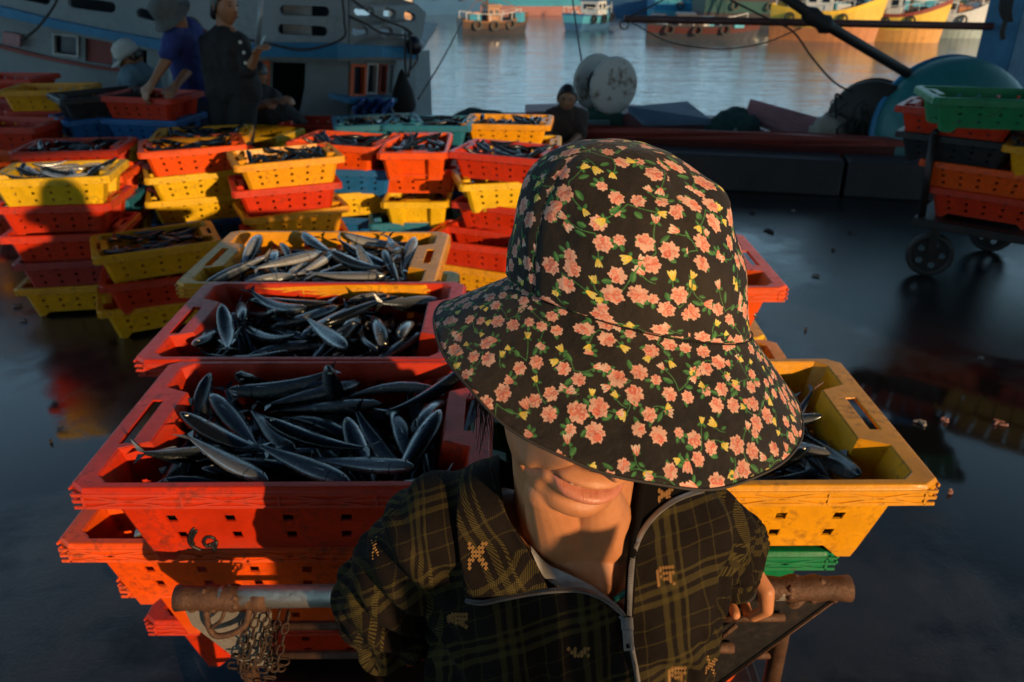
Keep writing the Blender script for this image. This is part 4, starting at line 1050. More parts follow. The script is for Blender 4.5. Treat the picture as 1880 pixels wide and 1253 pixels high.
b = MB(); b.tube([at(1546, 1094, Y=.932), at(1318, 1260, Y=.932)], .0018, 6); cp(b, 'panel_edge', RUST, True)
b = MB(); b.prism([at(340, 1122, Y=.94), at(352, 1148, Y=.94), at(440, 1215, Y=.94), at(500, 1232, Y=.94), at(498, 1125, Y=.94)], (0, .004, 0)); cp(b, 'gusset_plate', GALV)
b = MB(); b.tube(spline([at(378, 1120, Y=.925), at(383, 1150, Y=.92), at(398, 1168, Y=.915), at(430, 1162, Y=.915), at(452, 1145, Y=.92), at(458, 1118, Y=.925)], 20), .0052, 8)
b.tube(spline([at(384, 1155, Y=.918), at(405, 1140, Y=.915), at(412, 1122, Y=.92)], 8), .003, 6); cp(b, 'hook', RUST, True)
b = MB()
for z in (.80, .735, .66, .59, .52, .45): b.tube([(-.44, .965, z), (.44, .965, z)], .0075, 8)
b.tube([at(1322, 1136, Y=.925), at(1440, 1134, Y=.925)], .0065, 8); b.tube([at(1322, 1172, Y=.92), at(1352, 1148, Y=.925)], .004, 6); b.tube([at(1300, 1190, Y=.92), at(1345, 1190, Y=.925)], .009, 8)
for x in (-.44, .44): b.tube([(x, .965, .36), (x, .965, .84), (x, .935, .89)], .014, 10)
cp(b, 'front_grille', RUST, True)
b = MB(); b.box((0, 1.65, .318), (1.06, 1.42, .045))
for y in (.98, 1.65, 2.32): b.box((0, y, .275), (1.10, .05, .045))
for x in (-.53, .53): b.box((x, 1.65, .30), (.04, 1.44, .07))
cp(b, 'bed', DSTEEL, bevel=.004)
def wheel_meshes():
    t = MB(); t.lathe([(.108, -.024), (.135, -.022), (.142, -.008), (.142, .008), (.135, .022), (.108, .024), (.108, -.024)], None, 40)
    h = MB(); n = 40
    # disc with five round openings
    outer = [Vector((.112 * math.cos(2 * math.pi * i / 60), .112 * math.sin(2 * math.pi * i / 60), 0)) for i in range(60)]
    holes = [[Vector((.070 * math.cos(a) + .020 * math.cos(-q), .070 * math.sin(a) + .020 * math.sin(-q), 0)) for q in [2 * math.pi * k / 14 for k in range(14)]] for a in [2 * math.pi * i / 5 for i in range(5)]]
    from mathutils.geometry import tessellate_polygon
    loops = [outer] + holes; tri = tessellate_polygon(loops); vs = [v for l in loops for v in l]
    h.add(vs, [tuple(x) for x in tri]); 
    hm = h.build('rim', []); sd = hm.modifiers.new('s', 'SOLIDIFY'); sd.thickness = .016; sd.offset = 0; baked(hm)
    hb = MB(); hb.lathe([(.0001, -.03), (.026, -.03), (.026, .03), (.0001, .03)], None, 16); hbo = hb.build('x', [])
    bm = bmesh.new(); bm.from_mesh(hm.data); bm.from_mesh(hbo.data); bm.to_mesh(hm.data); bm.free()
    md = hm.data; bpy.data.objects.remove(hm); bpy.data.objects.remove(hbo)
    tm = t.mesh('tyre', True); tm.materials.append(RUBBER); md.materials.clear(); md.materials.append(DSTEEL)
    return tm, md
TYRE, WRIM = wheel_meshes()
def caster(parent, loc, yaw, s=1.0, top=.36):
    P0 = Vector(parent.location) if parent else Vector()
    b = MB(); r = .142 * s
    for sd in (-1, 1): b.box((0, sd * .036 * s, r + (top - r) * .45), (.05 * s, .005, (top - r) * .95 + .03 * s))
    b.box((0, 0, top - .012), (.11 * s, .09 * s, .014)); b.tube([(0, -.045 * s, r), (0, .045 * s, r)], .009 * s, 8)
    w_ = b.build('caster', DSTEEL, parent, bevel=.002); w_.matrix_local = Matrix.Translation(Vector(loc)) @ Matrix.Rotation(yaw, 4, 'Z')
    for nm, me in (('tyre', TYRE), ('wheel_rim', WRIM)):
        o = bpy.data.objects.new(nm, me); col.objects.link(o); o.parent = w_; o.location = (0, 0, r); o.rotation_euler = (R(90), 0, 0); o.scale = (s, s, s)
for x, y in ((-.45, 1.08), (.45, 1.08), (-.45, 2.22), (.45, 2.22)): caster(cart, (x, y - 1.6, 0), .2 * x, .72, .27)
# chain hung in a bundle over the gusset
chn = MB(); random.seed(11)
def linkring(c, M, L=.013, W_=.0068, r=.0017):
    pts = []
    for i in range(14):
        a = 2 * math.pi * i / 14; pts.append(c + M @ Vector((math.cos(a) * W_ * .75, math.sin(a) * W_ * .75 + math.copysign(L * .35, math.sin(a)), 0)))
    pts.append(pts[0]); pts.append(pts[1]); chn.tube(pts, r, 6, cap=False)
for s0, s1, sag in (((470, 1122), (452, 1200), .2), ((492, 1122), (475, 1210), .1), ((512, 1128), (488, 1220), .2), ((528, 1132), (505, 1225), .1), ((448, 1150), (440, 1225), .1), ((436, 1205), (520, 1215), .4), ((430, 1222), (512, 1228), .5), ((500, 1150), (462, 1222), .2)):
    p, q = at(*s0, Y=.915 + random.random() * .02), at(*s1, Y=.905 + random.random() * .02); n_ = max(3, int((q - p).length / .0165))
    for i in range(n_ + 1):
        t = i / n_; c_ = p.lerp(q, t) + Vector((0, 0, -sag * .06 * math.sin(math.pi * t)))
        Q = (q - p).to_track_quat('Y', 'Z').to_matrix() @ Matrix.Rotation(R(90 * (i % 2) + random.uniform(-25, 25)), 3, 'Y')
        linkring(c_, Q)
tag(chn.build('chain', paint('dark_rusty_chain', (.045, .022, .012), .6, .5, 25, metal=.4, bump=.6), None, True), 'rusty steel chain bundled under the left end of the cart handle', 'chain')
# ---------------------------------------------------------------- the setting: quay, water
def ground_mat():
    g = N('wet_concrete'); o = g.tc()
    big = g.noise(.55, 5, .55, o, .3); mid = g.noise(5, 6, .65, o); fine = g.noise(95, 4, .7, o)
    pud = g.ramp(g.math('ADD', big.outputs[0], g.math('MULTIPLY', mid.outputs[0], .16)), [(.49, 0), (.58, 1)])
    base = g.ramp(mid, [(.3, (.012, .0115, .0115)), (.7, (.032, .030, .029))])
    base = g.mix(g.math('MULTIPLY', g.ramp(fine, [(.6, 0), (.75, 1)]), .3), base, (.06, .055, .05))
    base = g.mix(pud, (.007, .007, .008), base)
    rough = g.math('ADD', g.math('MULTIPLY', pud, .20), g.math('ADD', .035, g.math('MULTIPLY', mid.outputs[0], .05)))
    g.p(Base_Color=base, Roughness=rough, Specular_IOR_Level=.5, IOR=1.75)
    h = g.math('ADD', g.math('MULTIPLY', g.math('MULTIPLY', fine.outputs[0], pud), .9), g.math('MULTIPLY', mid.outputs[0], .25))
    g.bump(h, .22, .006); return g.m
m = MB(); m.add([(-60, -60, 0), (60, -60, 0), (60, 5.2, 0), (1.6, 6.72, 0), (-14, 7.2, 0), (-60, 7.2, 0)], [(0, 1, 2, 3, 4, 5)])
m.prism([(60, 5.2, -.002), (1.6, 6.72, -.002), (-14, 7.2, -.002), (-60, 7.2, -.002)], (0, 0, -3))
tag(m.build('ground', ground_mat()), kind='structure')
def water_mat():
    g = N('harbour_water'); o = g.tc()
    mp = g.n('Mapping', Vector=o, Scale=(.55, 1.5, 1), Rotation=(0, 0, R(8))).outputs[0]
    n1 = g.noise(2.6, 5, .55, mp, .4); n2 = g.noise(.5, 3, .5, mp)
    g.p(Base_Color=(.08, .14, .17), Roughness=.07, IOR=1.5, Specular_IOR_Level=.5)
    g.bump(g.math('ADD', g.math('MULTIPLY', n1.outputs[0], .6), n2.outputs[0]), .42, .11); return g.m
WZ = -1.3
m = MB(); m.add([(-2500, 5, WZ), (2500, 5, WZ), (2500, 4000, WZ), (-2500, 4000, WZ)], [(0, 1, 2, 3)]); tag(m.build('water', water_mat()), kind='structure')
CONC = paint('damp_concrete', (.035, .035, .036), .55, .3, 5, bump=.5)
m = MB()
a0, a1 = Vector((.6, 6.84, 0)), Vector((9.0, 5.06, 0)); dv = (a1 - a0).normalized(); nv = Vector((-dv.y, dv.x, 0))
for i in range(4):
    p, q = a0 + (a1 - a0) * (i / 4 + .002), a0 + (a1 - a0) * ((i + 1) / 4 - .002)
    m.hexa([p + Vector((0, 0, .001)), q + Vector((0, 0, .001)), q + nv * .34 + Vector((0, 0, .001)), p + nv * .34 + Vector((0, 0, .001))], [x + Vector((0, 0, .29)) for x in (p + nv * .02, q + nv * .02, q + nv * .32, p + nv * .32)])
tag(m.build('quay_wall', CONC, bevel=.012), 'low dark concrete kerb wall along the quay edge behind the hat', 'wall')
# scraps on the ground
random.seed(21)
scr = [(1498, 508, .05, 'pale'), (1410, 424, .09, 'dark'), (1455, 388, .04, 'pale'), (1545, 400, .06, 'dark'), (1690, 776, .05, 'pale'), (1735, 772, .035, 'fish'), (1835, 778, .055, 'fish'), (1800, 658, .03, 'pale'), (1555, 343, .05, 'pale'), (1560, 428, .03, 'dark'), (1480, 606, .025, 'dark'), (838, 478, .06, 'pale'), (838, 512, .05, 'fish'), (1380, 392, .05, 'dark'), (1690, 411, .04, 'pale'), (30, 562, .05, 'pale'), (42, 590, .04, 'pale'), (1745, 905, .02, 'fish'), (1530, 460, .03, 'dark'), (95, 812, .02, 'dark')]
SM = {'pale': paint('pale_scrap', (.22, .19, .18), .6), 'dark': paint('dark_scrap', (.02, .015, .012), .5), 'fish': paint('pink_fish_scrap', (.28, .13, .10), .4)}
for i, (px, py, s_, k) in enumerate(scr):
    p = at(px, py, Z=.004); m = MB()
    for q in range(5):
        a = random.random() * 6.28; r_ = s_ * random.uniform(.2, .55); c = p + Vector((math.cos(a) * r_ * .8, math.sin(a) * r_ * .8, 0)); e = Vector((random.uniform(-1, 1), random.uniform(-.6, .6), 0)).normalized() * s_ * random.uniform(.3, .8)
        m.hexa([c - e * .5, c + e * .5, c + e * .4 + Vector((-e.y, e.x, 0)) * .3, c - e * .4 + Vector((-e.y, e.x, 0)) * .25], [x + Vector((0, 0, random.uniform(.004, .014))) for x in (c - e * .4, c + e * .4, c + e * .3 + Vector((-e.y, e.x, 0)) * .2, c - e * .3 + Vector((-e.y, e.x, 0)) * .2)])
    tag(m.build('scrap', SM[k]), {'pale': 'small pale scrap of litter on the wet quay', 'dark': 'small dark scrap of litter on the wet quay', 'fish': 'small pinkish fish scrap on the wet quay'}[k], 'litter', {'pale': 'pale scraps on the quay', 'dark': 'dark scraps on the quay', 'fish': 'fish scraps on the quay'}[k])

# ---------------------------------------------------------------- stacks of crates on the quay
def stack(px, py, rot, cols, desc, fish=(), gx=0, jit=.02, seed=0, n=None, pitch=.147, toplab=None):
    rnd = random.Random(seed * 7 + 1); n = n or len(cols)
    z = n * pitch + .028; p = at(px, py, Z=z)
    if len(cols) < n: cols = cols + [cols[-1]] * (n - len(cols))
    order = ['topmost', 'second from the top', 'third from the top', 'fourth from the top', 'fifth from the top', 'sixth from the top', 'seventh from the top']
    for i, c in enumerate(cols):
        dx, dy, dr = (0, 0, 0) if i == 0 else (rnd.uniform(-1, 1) * jit * 1.4, rnd.uniform(-1, 1) * jit, rnd.uniform(-1, 1) * .07)
        rz = rot + dr
        if isinstance(c, tuple): c, ex, ey, er = c; dx += ex; dy += ey; rz += R(er)
        nm = {'amber': 'yellow', 'faded': 'faded red'}.get(c, c)
        o = crate(p.x + dx, p.y + dy, z - .028 - (i + 1) * pitch + .001, c, rz, f'{nm} crate, {order[i]} in {desc}', 'crates stacked on the quay'); o.scale = (.91, .91, 1)
        if i in fish:
            tag_ = f'silver fish in the {order[i]} {nm} crate of {desc}'
            if i == 0: tag_ = 'in ' + desc
            put_fish(o, FA if seed % 3 else FB, tag_ if len(tag_.split()) <= 16 else f'silver fish in the {nm} crate of {desc}', f'fish in {desc} {i}', silver=True, sel=range(seed % 5, (22 if i == 0 else 12)), shift=(0, 0, -.012 if i == 0 else -.03), sx=1 if (seed + i) % 2 else -1, scale=.95)
S = math.radians
stack(108, 312, S(9), ['yellow', 'red', 'red', 'faded', 'amber'], 'the near stack at the left edge', (0, 1), seed=1)
stack(285, 438, S(27), ['amber', ('red', 0, 0, -8), ('amber', -.03, 0, 3)], 'the short stack left of the cart', (0,), seed=2)
stack(138, 266, S(6), ['red', 'orange', 'teal', 'red', 'amber'], 'the second stack behind the left edge', (0,), seed=3)
stack(352, 262, S(22), ['orange', 'yellow', 'yellow', 'blue', 'amber'], 'the orange-topped stack behind the short one', (0, 2), seed=4)
stack(372, 243, S(12), ['amber', 'red', 'amber', 'red', 'amber'], 'the stack before the standing woman', (0,), seed=5)
stack(523, 283, S(24), ['amber', 'red', 'amber', 'red', 'amber'], 'the yellow-topped stack left of centre', (0, 2), seed=6)
stack(633, 255, S(-17), ['orange', ('blue', .05, 0, 10), ('yellow', .02, 0, 30), ('blue', -.03, 0, 5), 'blue'], 'the wide orange-topped stack in the middle', (0,), seed=7)
stack(765, 262, S(91), ['orange', ('orange', 0, .1, -88), ('yellow', 0, 0, 1), ('teal', -.05, 0, -84), ('orange', 0, 0, -70)], 'the stack topped by an end-on orange crate', (0, 2, 4), seed=8)
stack(692, 220, S(14), ['teal', 'red', 'blue', 'red', 'amber'], 'the teal-topped stack at the back', (0,), seed=9)
stack(790, 222, S(-4), ['teal', 'dark', 'red', 'blue', 'red'], 'the second teal-topped stack at the back', (0,), seed=10)
stack(932, 274, S(-22), ['red', ('yellow', -.03, 0, 30), 'red', 'red', 'amber'], 'the red-topped stack left of the hat', (0, 1), seed=11)
stack(934, 220, S(-6), ['amber', ('yellow', .08, 0, 5), 'yellow', 'red', 'red'], 'the yellow stack left of the seated man', (0,), seed=12)
stack(985, 365, S(-8), ['yellow', ('red', -.05, 0, 0), ('red', -.02, 0, 0)], 'the low stack half hidden by the hat', (), seed=13)
stack(20, 140, S(-4), ['red', 'faded', 'amber', 'red', 'orange', 'amber'], 'the tall dim stack at the far left', (), seed=14, n=6)
stack(92, 160, S(7), ['amber', 'red', 'dark', 'orange', 'amber', 'amber'], 'the second tall dim stack at the left', (), seed=15)
stack(182, 170, S(40), ['dark', 'blue', 'orange', 'amber', 'dark', 'orange'], 'the mixed stack left of the white-capped man', (), seed=16)
stack(277, 172, S(-14), ['red', 'blue', 'faded', 'amber', 'green', 'amber'], 'the stack the bending man holds', (), seed=17)
stack(20, 225, S(-3), ['red', 'orange', 'amber', 'amber', 'red'], 'the third stack at the left edge', (), seed=18)
stack(30, 262, S(12), ['amber', 'red', 'amber', 'amber'], 'the low yellow stack behind the left edge', (), seed=19)
stack(210, 252, S(-12), ['amber', 'amber', 'red', 'amber'], 'the yellow stack behind the second stack', (), seed=20)
stack(470, 240, S(-20), ['yellow', 'blue', 'dark', 'red'], 'the yellow-topped stack beside the crouching person', (), seed=21)
stack(590, 222, S(-5), ['red', 'dark', 'red', 'dark'], 'the dim red stack by the doorway', (), seed=22)
stack(880, 430, S(-20), ['red', 'amber', 'amber'][:2], 'the two-crate stack beside the hat brim', (), seed=23)

# ---------------------------------------------------------------- trolley at the right
tc = at(1700, 402, Z=.36); yaw = R(-38)
tr = empty('trolley', (tc.x, tc.y, 0), yaw); tag(tr, 'dark steel trolley on spoked casters carrying crates, at the right edge', 'trolley')
b = MB(); b.box((.75, .42, .345), (1.62, .95, .05)); b.build('bed', DSTEEL, tr, bevel=.004)
b = MB(); b.tube([(-.03, .02, .36), (-.06, -.01, .86)], .022, 8); b.tube([(-.03, .86, .36), (-.06, .88, .86)], .022, 8); b.tube([(-.06, -.01, .86), (-.06, .88, .86)], .018, 8); b.build('end_frame', DSTEEL, tr, True)
for x, y in ((.06, .04), (.28, .78), (1.45, .04), (1.45, .78)): caster(tr, (x, y, 0), .25, .95, .325)
TM = Matrix.Translation((tc.x, tc.y, 0)) @ Matrix.Rotation(yaw, 4, 'Z')
def tcrate(x, y, z, c, lab, dr=0):
    p = TM @ Vector((x, y, z)); return crate(p.x, p.y, p.z, c, yaw + dr, lab, 'crates on the trolley')
k = .372
tcrate(.28, .24, k, 'red', 'red crate at the bottom left of the trolley'); tcrate(.95, .24, k, 'red', 'red crate at the bottom right of the trolley', .02)
tcrate(.22, .24, k + .147, 'orange', 'orange-red crate in the second layer of the trolley', -.02); tcrate(.90, .22, k + .147, 'red', 'red crate in the second layer at the trolley right')
tcrate(.05, .25, k + .294, 'dark', 'black crate under the top left red crate of the trolley'); tcrate(.62, .20, k + .294, 'amber', 'yellow crate in the third layer of the trolley', .03)
T1 = tcrate(.02, .24, k + .441, 'red', 'red crate on top of the trolley at its left', .02); tcrate(.72, .22, k + .441, 'amber', 'yellow crate at the top right of the trolley', .0)
q = at(1822, 172, Z=k + .588 + .175); T2 = crate(q.x, q.y, k + .588, 'green', R(-12), 'bright green crate topmost on the trolley', 'crates on the trolley')
for y in (.68,):
    for i in range(4): tcrate(.4, y, k + .147 * i, ['red', 'blue', 'amber', 'red'][i], 'crate in the hidden rear row of the trolley')
put_fish(T1, FC, 'silver fish in the top red crate of the trolley', 'fish in the trolley crate', silver=True, sel=range(8), shift=(0, 0, .01))
# fish beyond the first three hundred
bm = bmesh.new()
for k, W0 in REST:
    n0 = len(bm.verts); bm.from_mesh(FVS[k]); bm.verts.ensure_lookup_table()
    for v in bm.verts[n0:]: v.co = W0 @ v.co
me = bpy.data.meshes.new('fish_heaps'); bm.to_mesh(me); bm.free(); me.materials.clear(); me.materials.append(FM2)
me.polygons.foreach_set('use_smooth', [True] * len(me.polygons))
tag(link('fish_heaps', me), 'silver fish heaped in the crates farther back on the quay', 'fish', kind='stuff')
# ---------------------------------------------------------------- boats
from mathutils.geometry import tessellate_polygon
GREY = paint('grey_white_hull_paint', (.21, .24, .245), .6, .18, 2.2, dirt=(.08, .06, .045), dirtamt=.35)
BLUEP = paint('blue_trim_paint', (.018, .17, .32), .5, .25, 3)
CREAM = paint('grubby_white_paint', (.42, .42, .40), .6, .2, 3)
ORP = paint('orange_frame_paint', (.62, .10, .02), .5)
REDP = paint('faded_red_paint', (.26, .045, .032), .6)
PINKP = paint('pinkish_plank_paint', (.34, .16, .16), .6, .3, 4)
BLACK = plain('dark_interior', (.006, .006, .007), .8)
GLASS = plain('dark_glass', (.012, .02, .03), .08)
ROPE = paint('dark_rope', (.045, .04, .035), .9)
def boat_y(px): return 7.75 + max(0, (px - 640) / 128) ** 1.5 * .75
def wall(name, outer, holes, parent, m, dy=0, th=.05, depth=boat_y):
    V = lambda p: at(p[0], p[1], Y=depth(p[0]) + dy)
    ls = [[V(p) for p in outer]] + [[V(p) for p in h] for h in holes]
    flat = [[Vector((p[0], -p[1], 0)) for p in l] for l in [outer] + holes]
    tri = tessellate_polygon(flat); vs = [v for l in ls for v in l]
    b = MB(); b.add(vs, [tuple(t) for t in tri]); o = b.build(name, m, parent)
    md = o.modifiers.new('s', 'SOLIDIFY'); md.thickness = th; md.offset = 0; return o
def pill(x0, y0, x1, y1, h, n=6, sl=0):
    out = []; r = h / 2
    for i in range(n + 1):
        a = math.pi / 2 + math.pi * i / n; out.append((x0 + r + r * math.cos(a), y0 + r - r * math.sin(a)))
    for i in range(n + 1):
        a = -math.pi / 2 + math.pi * i / n; out.append((x1 - r + r * math.cos(a), y1 + r - r * math.sin(a)))
    return out
gb = empty('fishing_boat', (-3, 9, WZ)); tag(gb, 'large grey-white fishing boat with blue trim moored at the left', 'boat')
gb_children = []
def GP(o): o.parent = gb; o.matrix_parent_inverse = Matrix.Translation(-Vector(gb.location)); return o
slots = [pill(40, -16, 95, -8, 17), pill(127, -6, 215, 3, 21), pill(252, 15, 306, 24, 18), pill(514, 9, 606, 12, 19), pill(510, 44, 602, 48, 19)]
GP(wall('bulwark', [(-260, -60), (-260, -40), (0, 14), (100, 38), (200, 58), (300, 76), (400, 84), (500, 80), (640, 82), (640, -150), (-260, -150)], [s for s in slots], None, GREY))
GP(wall('stern_bulwark', [(640, -150), (640, 82), (700, 87), (766, 90), (772, 62), (779, 24), (762, 8), (722, -8), (700, -60)], [pill(649, 12, 684, 14, 17), pill(700, 16, 724, 18, 16), pill(738, 20, 760, 24, 16), pill(644, 49, 674, 50, 17), pill(694, 49, 718, 50, 17), pill(733, 54, 752, 56, 15)], None, GREY))
# blue rub rail
b = MB(); top = [(-260, -40), (0, 13), (100, 38), (200, 58), (300, 76), (400, 84), (500, 80), (620, 81), (700, 87), (768, 90)]; bot = [(-260, -26), (0, 29), (100, 52), (200, 72), (300, 93), (400, 102), (500, 104), (620, 107), (700, 104), (764, 108)]
P_ = [[], [], [], []]
for (x, y), (x2, y2) in zip(top, bot):
    Yq = boat_y(x); a = at(x, y, Y=Yq - .09); c = at(x2, y2, Y=Yq - .09)
    P_[0].append(a + Vector((0, .14, 0))); P_[1].append(a); P_[2].append(c); P_[3].append(c + Vector((0, .14, 0)))
b.grid(P_); GP(b.build('blue_rail', BLUEP, None, solid=.01))
# decks
b = MB(); fr = [at(x, y, Y=boat_y(x) - .03) for x, y in bot]; bk = [p + Vector((0, 2.6, .12)) for p in fr]
b.grid([fr, bk]); GP(b.build('upper_deck', GREY, None, solid=.06))
# lower cabin wall
win = [(98, 60), (146, 66), (146, 106), (98, 100)]; red = [(158, 70), (208, 76), (208, 120), (158, 113)]; w3 = [(213, 84), (236, 87), (236, 118), (213, 116)]; w4 = [(247, 90), (271, 92), (271, 122), (247, 120)]
door = [(500, 114), (562, 116), (560, 160), (552, 200), (545, 226), (498, 224)]; od = [(452, 110), (496, 112), (494, 188), (450, 186)]
cd = lambda px: boat_y(px) + .12
GP(wall('cabin_wall', [(-260, -40), (0, 18), (200, 60), (300, 82), (430, 92), (640, 96), (640, 300), (-260, 300)], [win, red, w3, w4, door, od], None, GREY, depth=cd, th=.04))
cd2 = lambda px: 7.87 + max(0, (px - 640) / 80) * .5
wf = [[(633, 117), (661, 118), (659, 178), (631, 177)], [(670, 116), (690, 117), (687, 173), (666, 173)], [(694, 117), (708, 118), (704, 172), (690, 172)], [(711, 118), (719, 119), (715, 172), (708, 172)]]
wf = [[(x + (10 if i == 0 else 2), y) for x, y in w_] for i, w_ in enumerate(wf)]
GP(wall('cabin_corner', [(640, 94), (726, 100), (722, 180), (716, 300), (640, 300)], wf, None, GREY, depth=cd2, th=.04))
def panel(name, poly, m, dy, th=.02, depth=cd): return GP(wall(name, poly, [], None, m, dy, th, depth))
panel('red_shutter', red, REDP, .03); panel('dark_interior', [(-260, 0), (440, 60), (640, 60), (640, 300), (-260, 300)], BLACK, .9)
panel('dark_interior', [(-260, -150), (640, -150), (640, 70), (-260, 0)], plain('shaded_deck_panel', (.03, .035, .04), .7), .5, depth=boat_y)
panel('white_locker', [(520, 8), (572, 8), (572, 66), (520, 66)], CREAM, .25, depth=boat_y)
for d_, src, nm, m_ in ((6, od, 'door_frame', ORP), (4, win, 'window_frame', CREAM), (5, wf[0], 'window_frame', ORP), (3, wf[1], 'window_frame', CREAM), (3, wf[2], 'window_frame', REDP)):
    cx = sum(p[0] for p in src) / len(src); cy = sum(p[1] for p in src) / len(src); inn = [(cx + (x - cx) * (1 - 2 * d_ / (max(p[0] for p in src) - min(p[0] for p in src))), cy + (y - cy) * (1 - 2 * d_ / (max(p[1] for p in src) - min(p[1] for p in src)))) for x, y in src]
    fr_ = GP(wall(nm, src, [inn], None, m_, -.025, .05, cd2 if src[0][0] > 640 or cx > 640 else cd))
    if nm == 'window_frame' or nm == 'door_frame':
        pn = wall('pane', inn, [], None, CREAM if nm == 'door_frame' else GLASS, .02, .01, cd2 if cx > 640 else cd); pn.parent = fr_
panel('blue_shelf', [(622, 176), (722, 176), (722, 184), (622, 186)], BLUEP, -.12, .3, depth=cd2)
panel('red_stripe', [(-260, 30), (0, 82), (90, 105), (170, 120), (232, 127), (232, 133), (170, 126), (90, 111), (0, 89), (-260, 40)], REDP, -.06, .03)
panel('name_board', [(8, 58), (40, 64), (38, 86), (7, 80)], PINKP, -.09, .05)
b = MB(); lo = [at(x, 300, Y=boat_y(x) + .1) for x in (-260, 0, 300, 640, 700, 740)]
lo = [Vector((p.x, p.y, -.2)) for p in lo]
b.grid([lo, [Vector((p.x * .98, p.y + .5, WZ - .4)) for p in lo], [Vector((p.x * .98, p.y + 3.0, WZ - .4)) for p in lo], [Vector((p.x, p.y + 3.4, .6)) for p in lo]]); GP(b.build('hull', GREY))
# rigging and clutter on this boat
b = MB()
for pts in ([(40, 75), (70, 50), (100, 10), (108, -20)], [(628, -10), (632, 40), (628, 72), (560, 92), (500, 82), (440, 70)], [(640, 30), (672, 44), (700, 60), (748, 66)], [(634, -10), (690, 30), (740, 50), (757, 62)], [(744, 60), (744, 120), (748, 142)], [(752, 62), (754, 110), (750, 142)], [(764, 80), (766, 110), (752, 130)]):
    b = MB(); b.tube(spline([at(x, y, Y=boat_y(x) - .22) for x, y in pts], 20), .011, 6); GP(b.build('rigging_rope', ROPE, None, True))
b = MB(); b.tube([at(484, -40, Y=7.3), at(470, 110, Y=7.35)], .022, 8); GP(b.build('steel_post', paint('grey_post', (.25, .27, .28), .4, metal=.4), None, True))
b = MB(); M = Matrix.Translation(at(742, 205, Y=8.2)); b.lathe([(.10, 0), (.125, .06), (.10, .2), (.035, .36), (.012, .40)], M, 10)
o = b.build('net_bag', paint('black_net', (.012, .013, .012), .9, bump=.8, scale=20), None, True); tag(o, 'black net bag hanging off the stern of the grey boat', 'bag')
b = MB(); b.lathe([(.001, -.09), (.06, -.07), (.09, 0), (.06, .07), (.001, .09)], Matrix.Translation(at(760, 84, Y=8.3)), 14); tag(b.build('buoy', plain('black_rubber_buoy', (.01, .012, .02), .4), None, True), 'round black buoy hung on the blue rail at the stern', 'buoy')
b = MB(); random.seed(9); P = []
for i in range(9):
    r_ = []
    for j in range(14):
        u = j / 13; q = at(650 + 70 * u + 4 * math.sin(i), 182 + i * 4.2 + 3 * math.sin(j * 1.3 + i), Y=7.72 + .10 * math.sin(j * 1.9 + i * .7)); r_.append(q)
    P.append(r_)
b.grid(P); tag(b.build('tarpaulin', paint('blue_tarpaulin', (.02, .10, .36), .35, .3, 8), None, True, solid=.01), 'crumpled blue tarpaulin hanging under the blue shelf of the grey boat', 'tarpaulin')

# red boat lying along the quay
rb = empty('fishing_boat', (1.5, 8, WZ)); tag(rb, 'low dark red boat lying along the quay behind the kerb wall', 'boat')
def RP(o): o.parent = rb; o.matrix_parent_inverse = Matrix.Translation(-Vector(rb.location)); return o
DRED = paint('dark_red_paint', (.12, .012, .010), .5, .3, 3)
ry = lambda px: 7.35 - (px - 1000) * .0009
def rwall(nm, poly, m, dy=0, th=.06): return RP(wall(nm, poly, [], None, m, dy, th, ry))
rwall('bulwark', [(845, 238), (1060, 240), (1180, 246), (1330, 248), (1420, 250), (1660, 262), (1980, 285), (1980, 420), (845, 420)], DRED)
rwall('gunwale', [(845, 233), (1060, 235), (1180, 240), (1420, 245), (1660, 257), (1980, 279), (1980, 290), (1660, 266), (1420, 254), (1180, 249), (1060, 243), (845, 241)], REDP, -.03, .14)
b = MB(); b.hexa([(-.6, 7.3, WZ - .3), (6.2, 6.6, WZ - .3), (6.4, 9.6, WZ - .3), (-.4, 10.2, WZ - .3)], [(-.7, 7.42, -.02), (6.3, 6.72, -.02), (6.5, 9.9, -.02), (-.5, 10.5, -.02)]); RP(b.build('hull', DRED))
b = MB()
for i in range(9): b.box((.5 + .03 * i, 9.7 + .0 * i, .16), (.9, .11, .03), rz=.05 * i)
def obj3(name, poly, Y, m, dep, lab, cat, grp=None, tilt=0, sm=False, bev=.01):
    b = MB(); P = [at(x, y, Y=Y) for x, y in poly]
    b.prism(P, (0, dep, tilt)); return tag(b.build(name, m, None, sm, bevel=bev), lab, cat, grp)
FAB = paint('grey_teal_board', (.10, .16, .16), .6)
obj3('hatch_board', [(1060, 222), (1120, 222), (1118, 300), (1056, 300)], 7.7, FAB, .05, 'upright grey-teal board beside the seated man', 'board')
obj3('plank_stack', [(965, 206), (1092, 202), (1094, 240), (965, 240)], 8.9, PINKP, .5, 'pale pinkish planks behind the seated man', 'planks')
obj3('deck_box', [(1138, 212), (1160, 206), (1292, 214), (1310, 232), (1300, 248), (1140, 246)], 7.9, PINKP, .45, 'pink-white box under the blue board on the red boat', 'box')
b = MB(); q = [at(1152, 206, Y=7.7), at(1182, 233, Y=7.5), at(1306, 230, Y=7.5), at(1262, 196, Y=7.95)]; b.prism(q, (0, .02, .05)); tag(b.build('board', paint('slate_blue_board', (.09, .15, .22), .5), None, bevel=.006), 'flat slate-blue board lying tilted on the pink box', 'board')
b = MB(); q = [at(1378, 181, Y=7.7), at(1534, 224, Y=7.5), at(1500, 262, Y=7.4), at(1368, 212, Y=7.6)]; b.prism(q, (0, .05, -.06)); 
for i in range(1, 5):
    t = i / 5; b.tube([q[0].lerp(q[3], t) + Vector((0, -.012, .012)), q[1].lerp(q[2], t) + Vector((0, -.012, .012))], .008, 5)
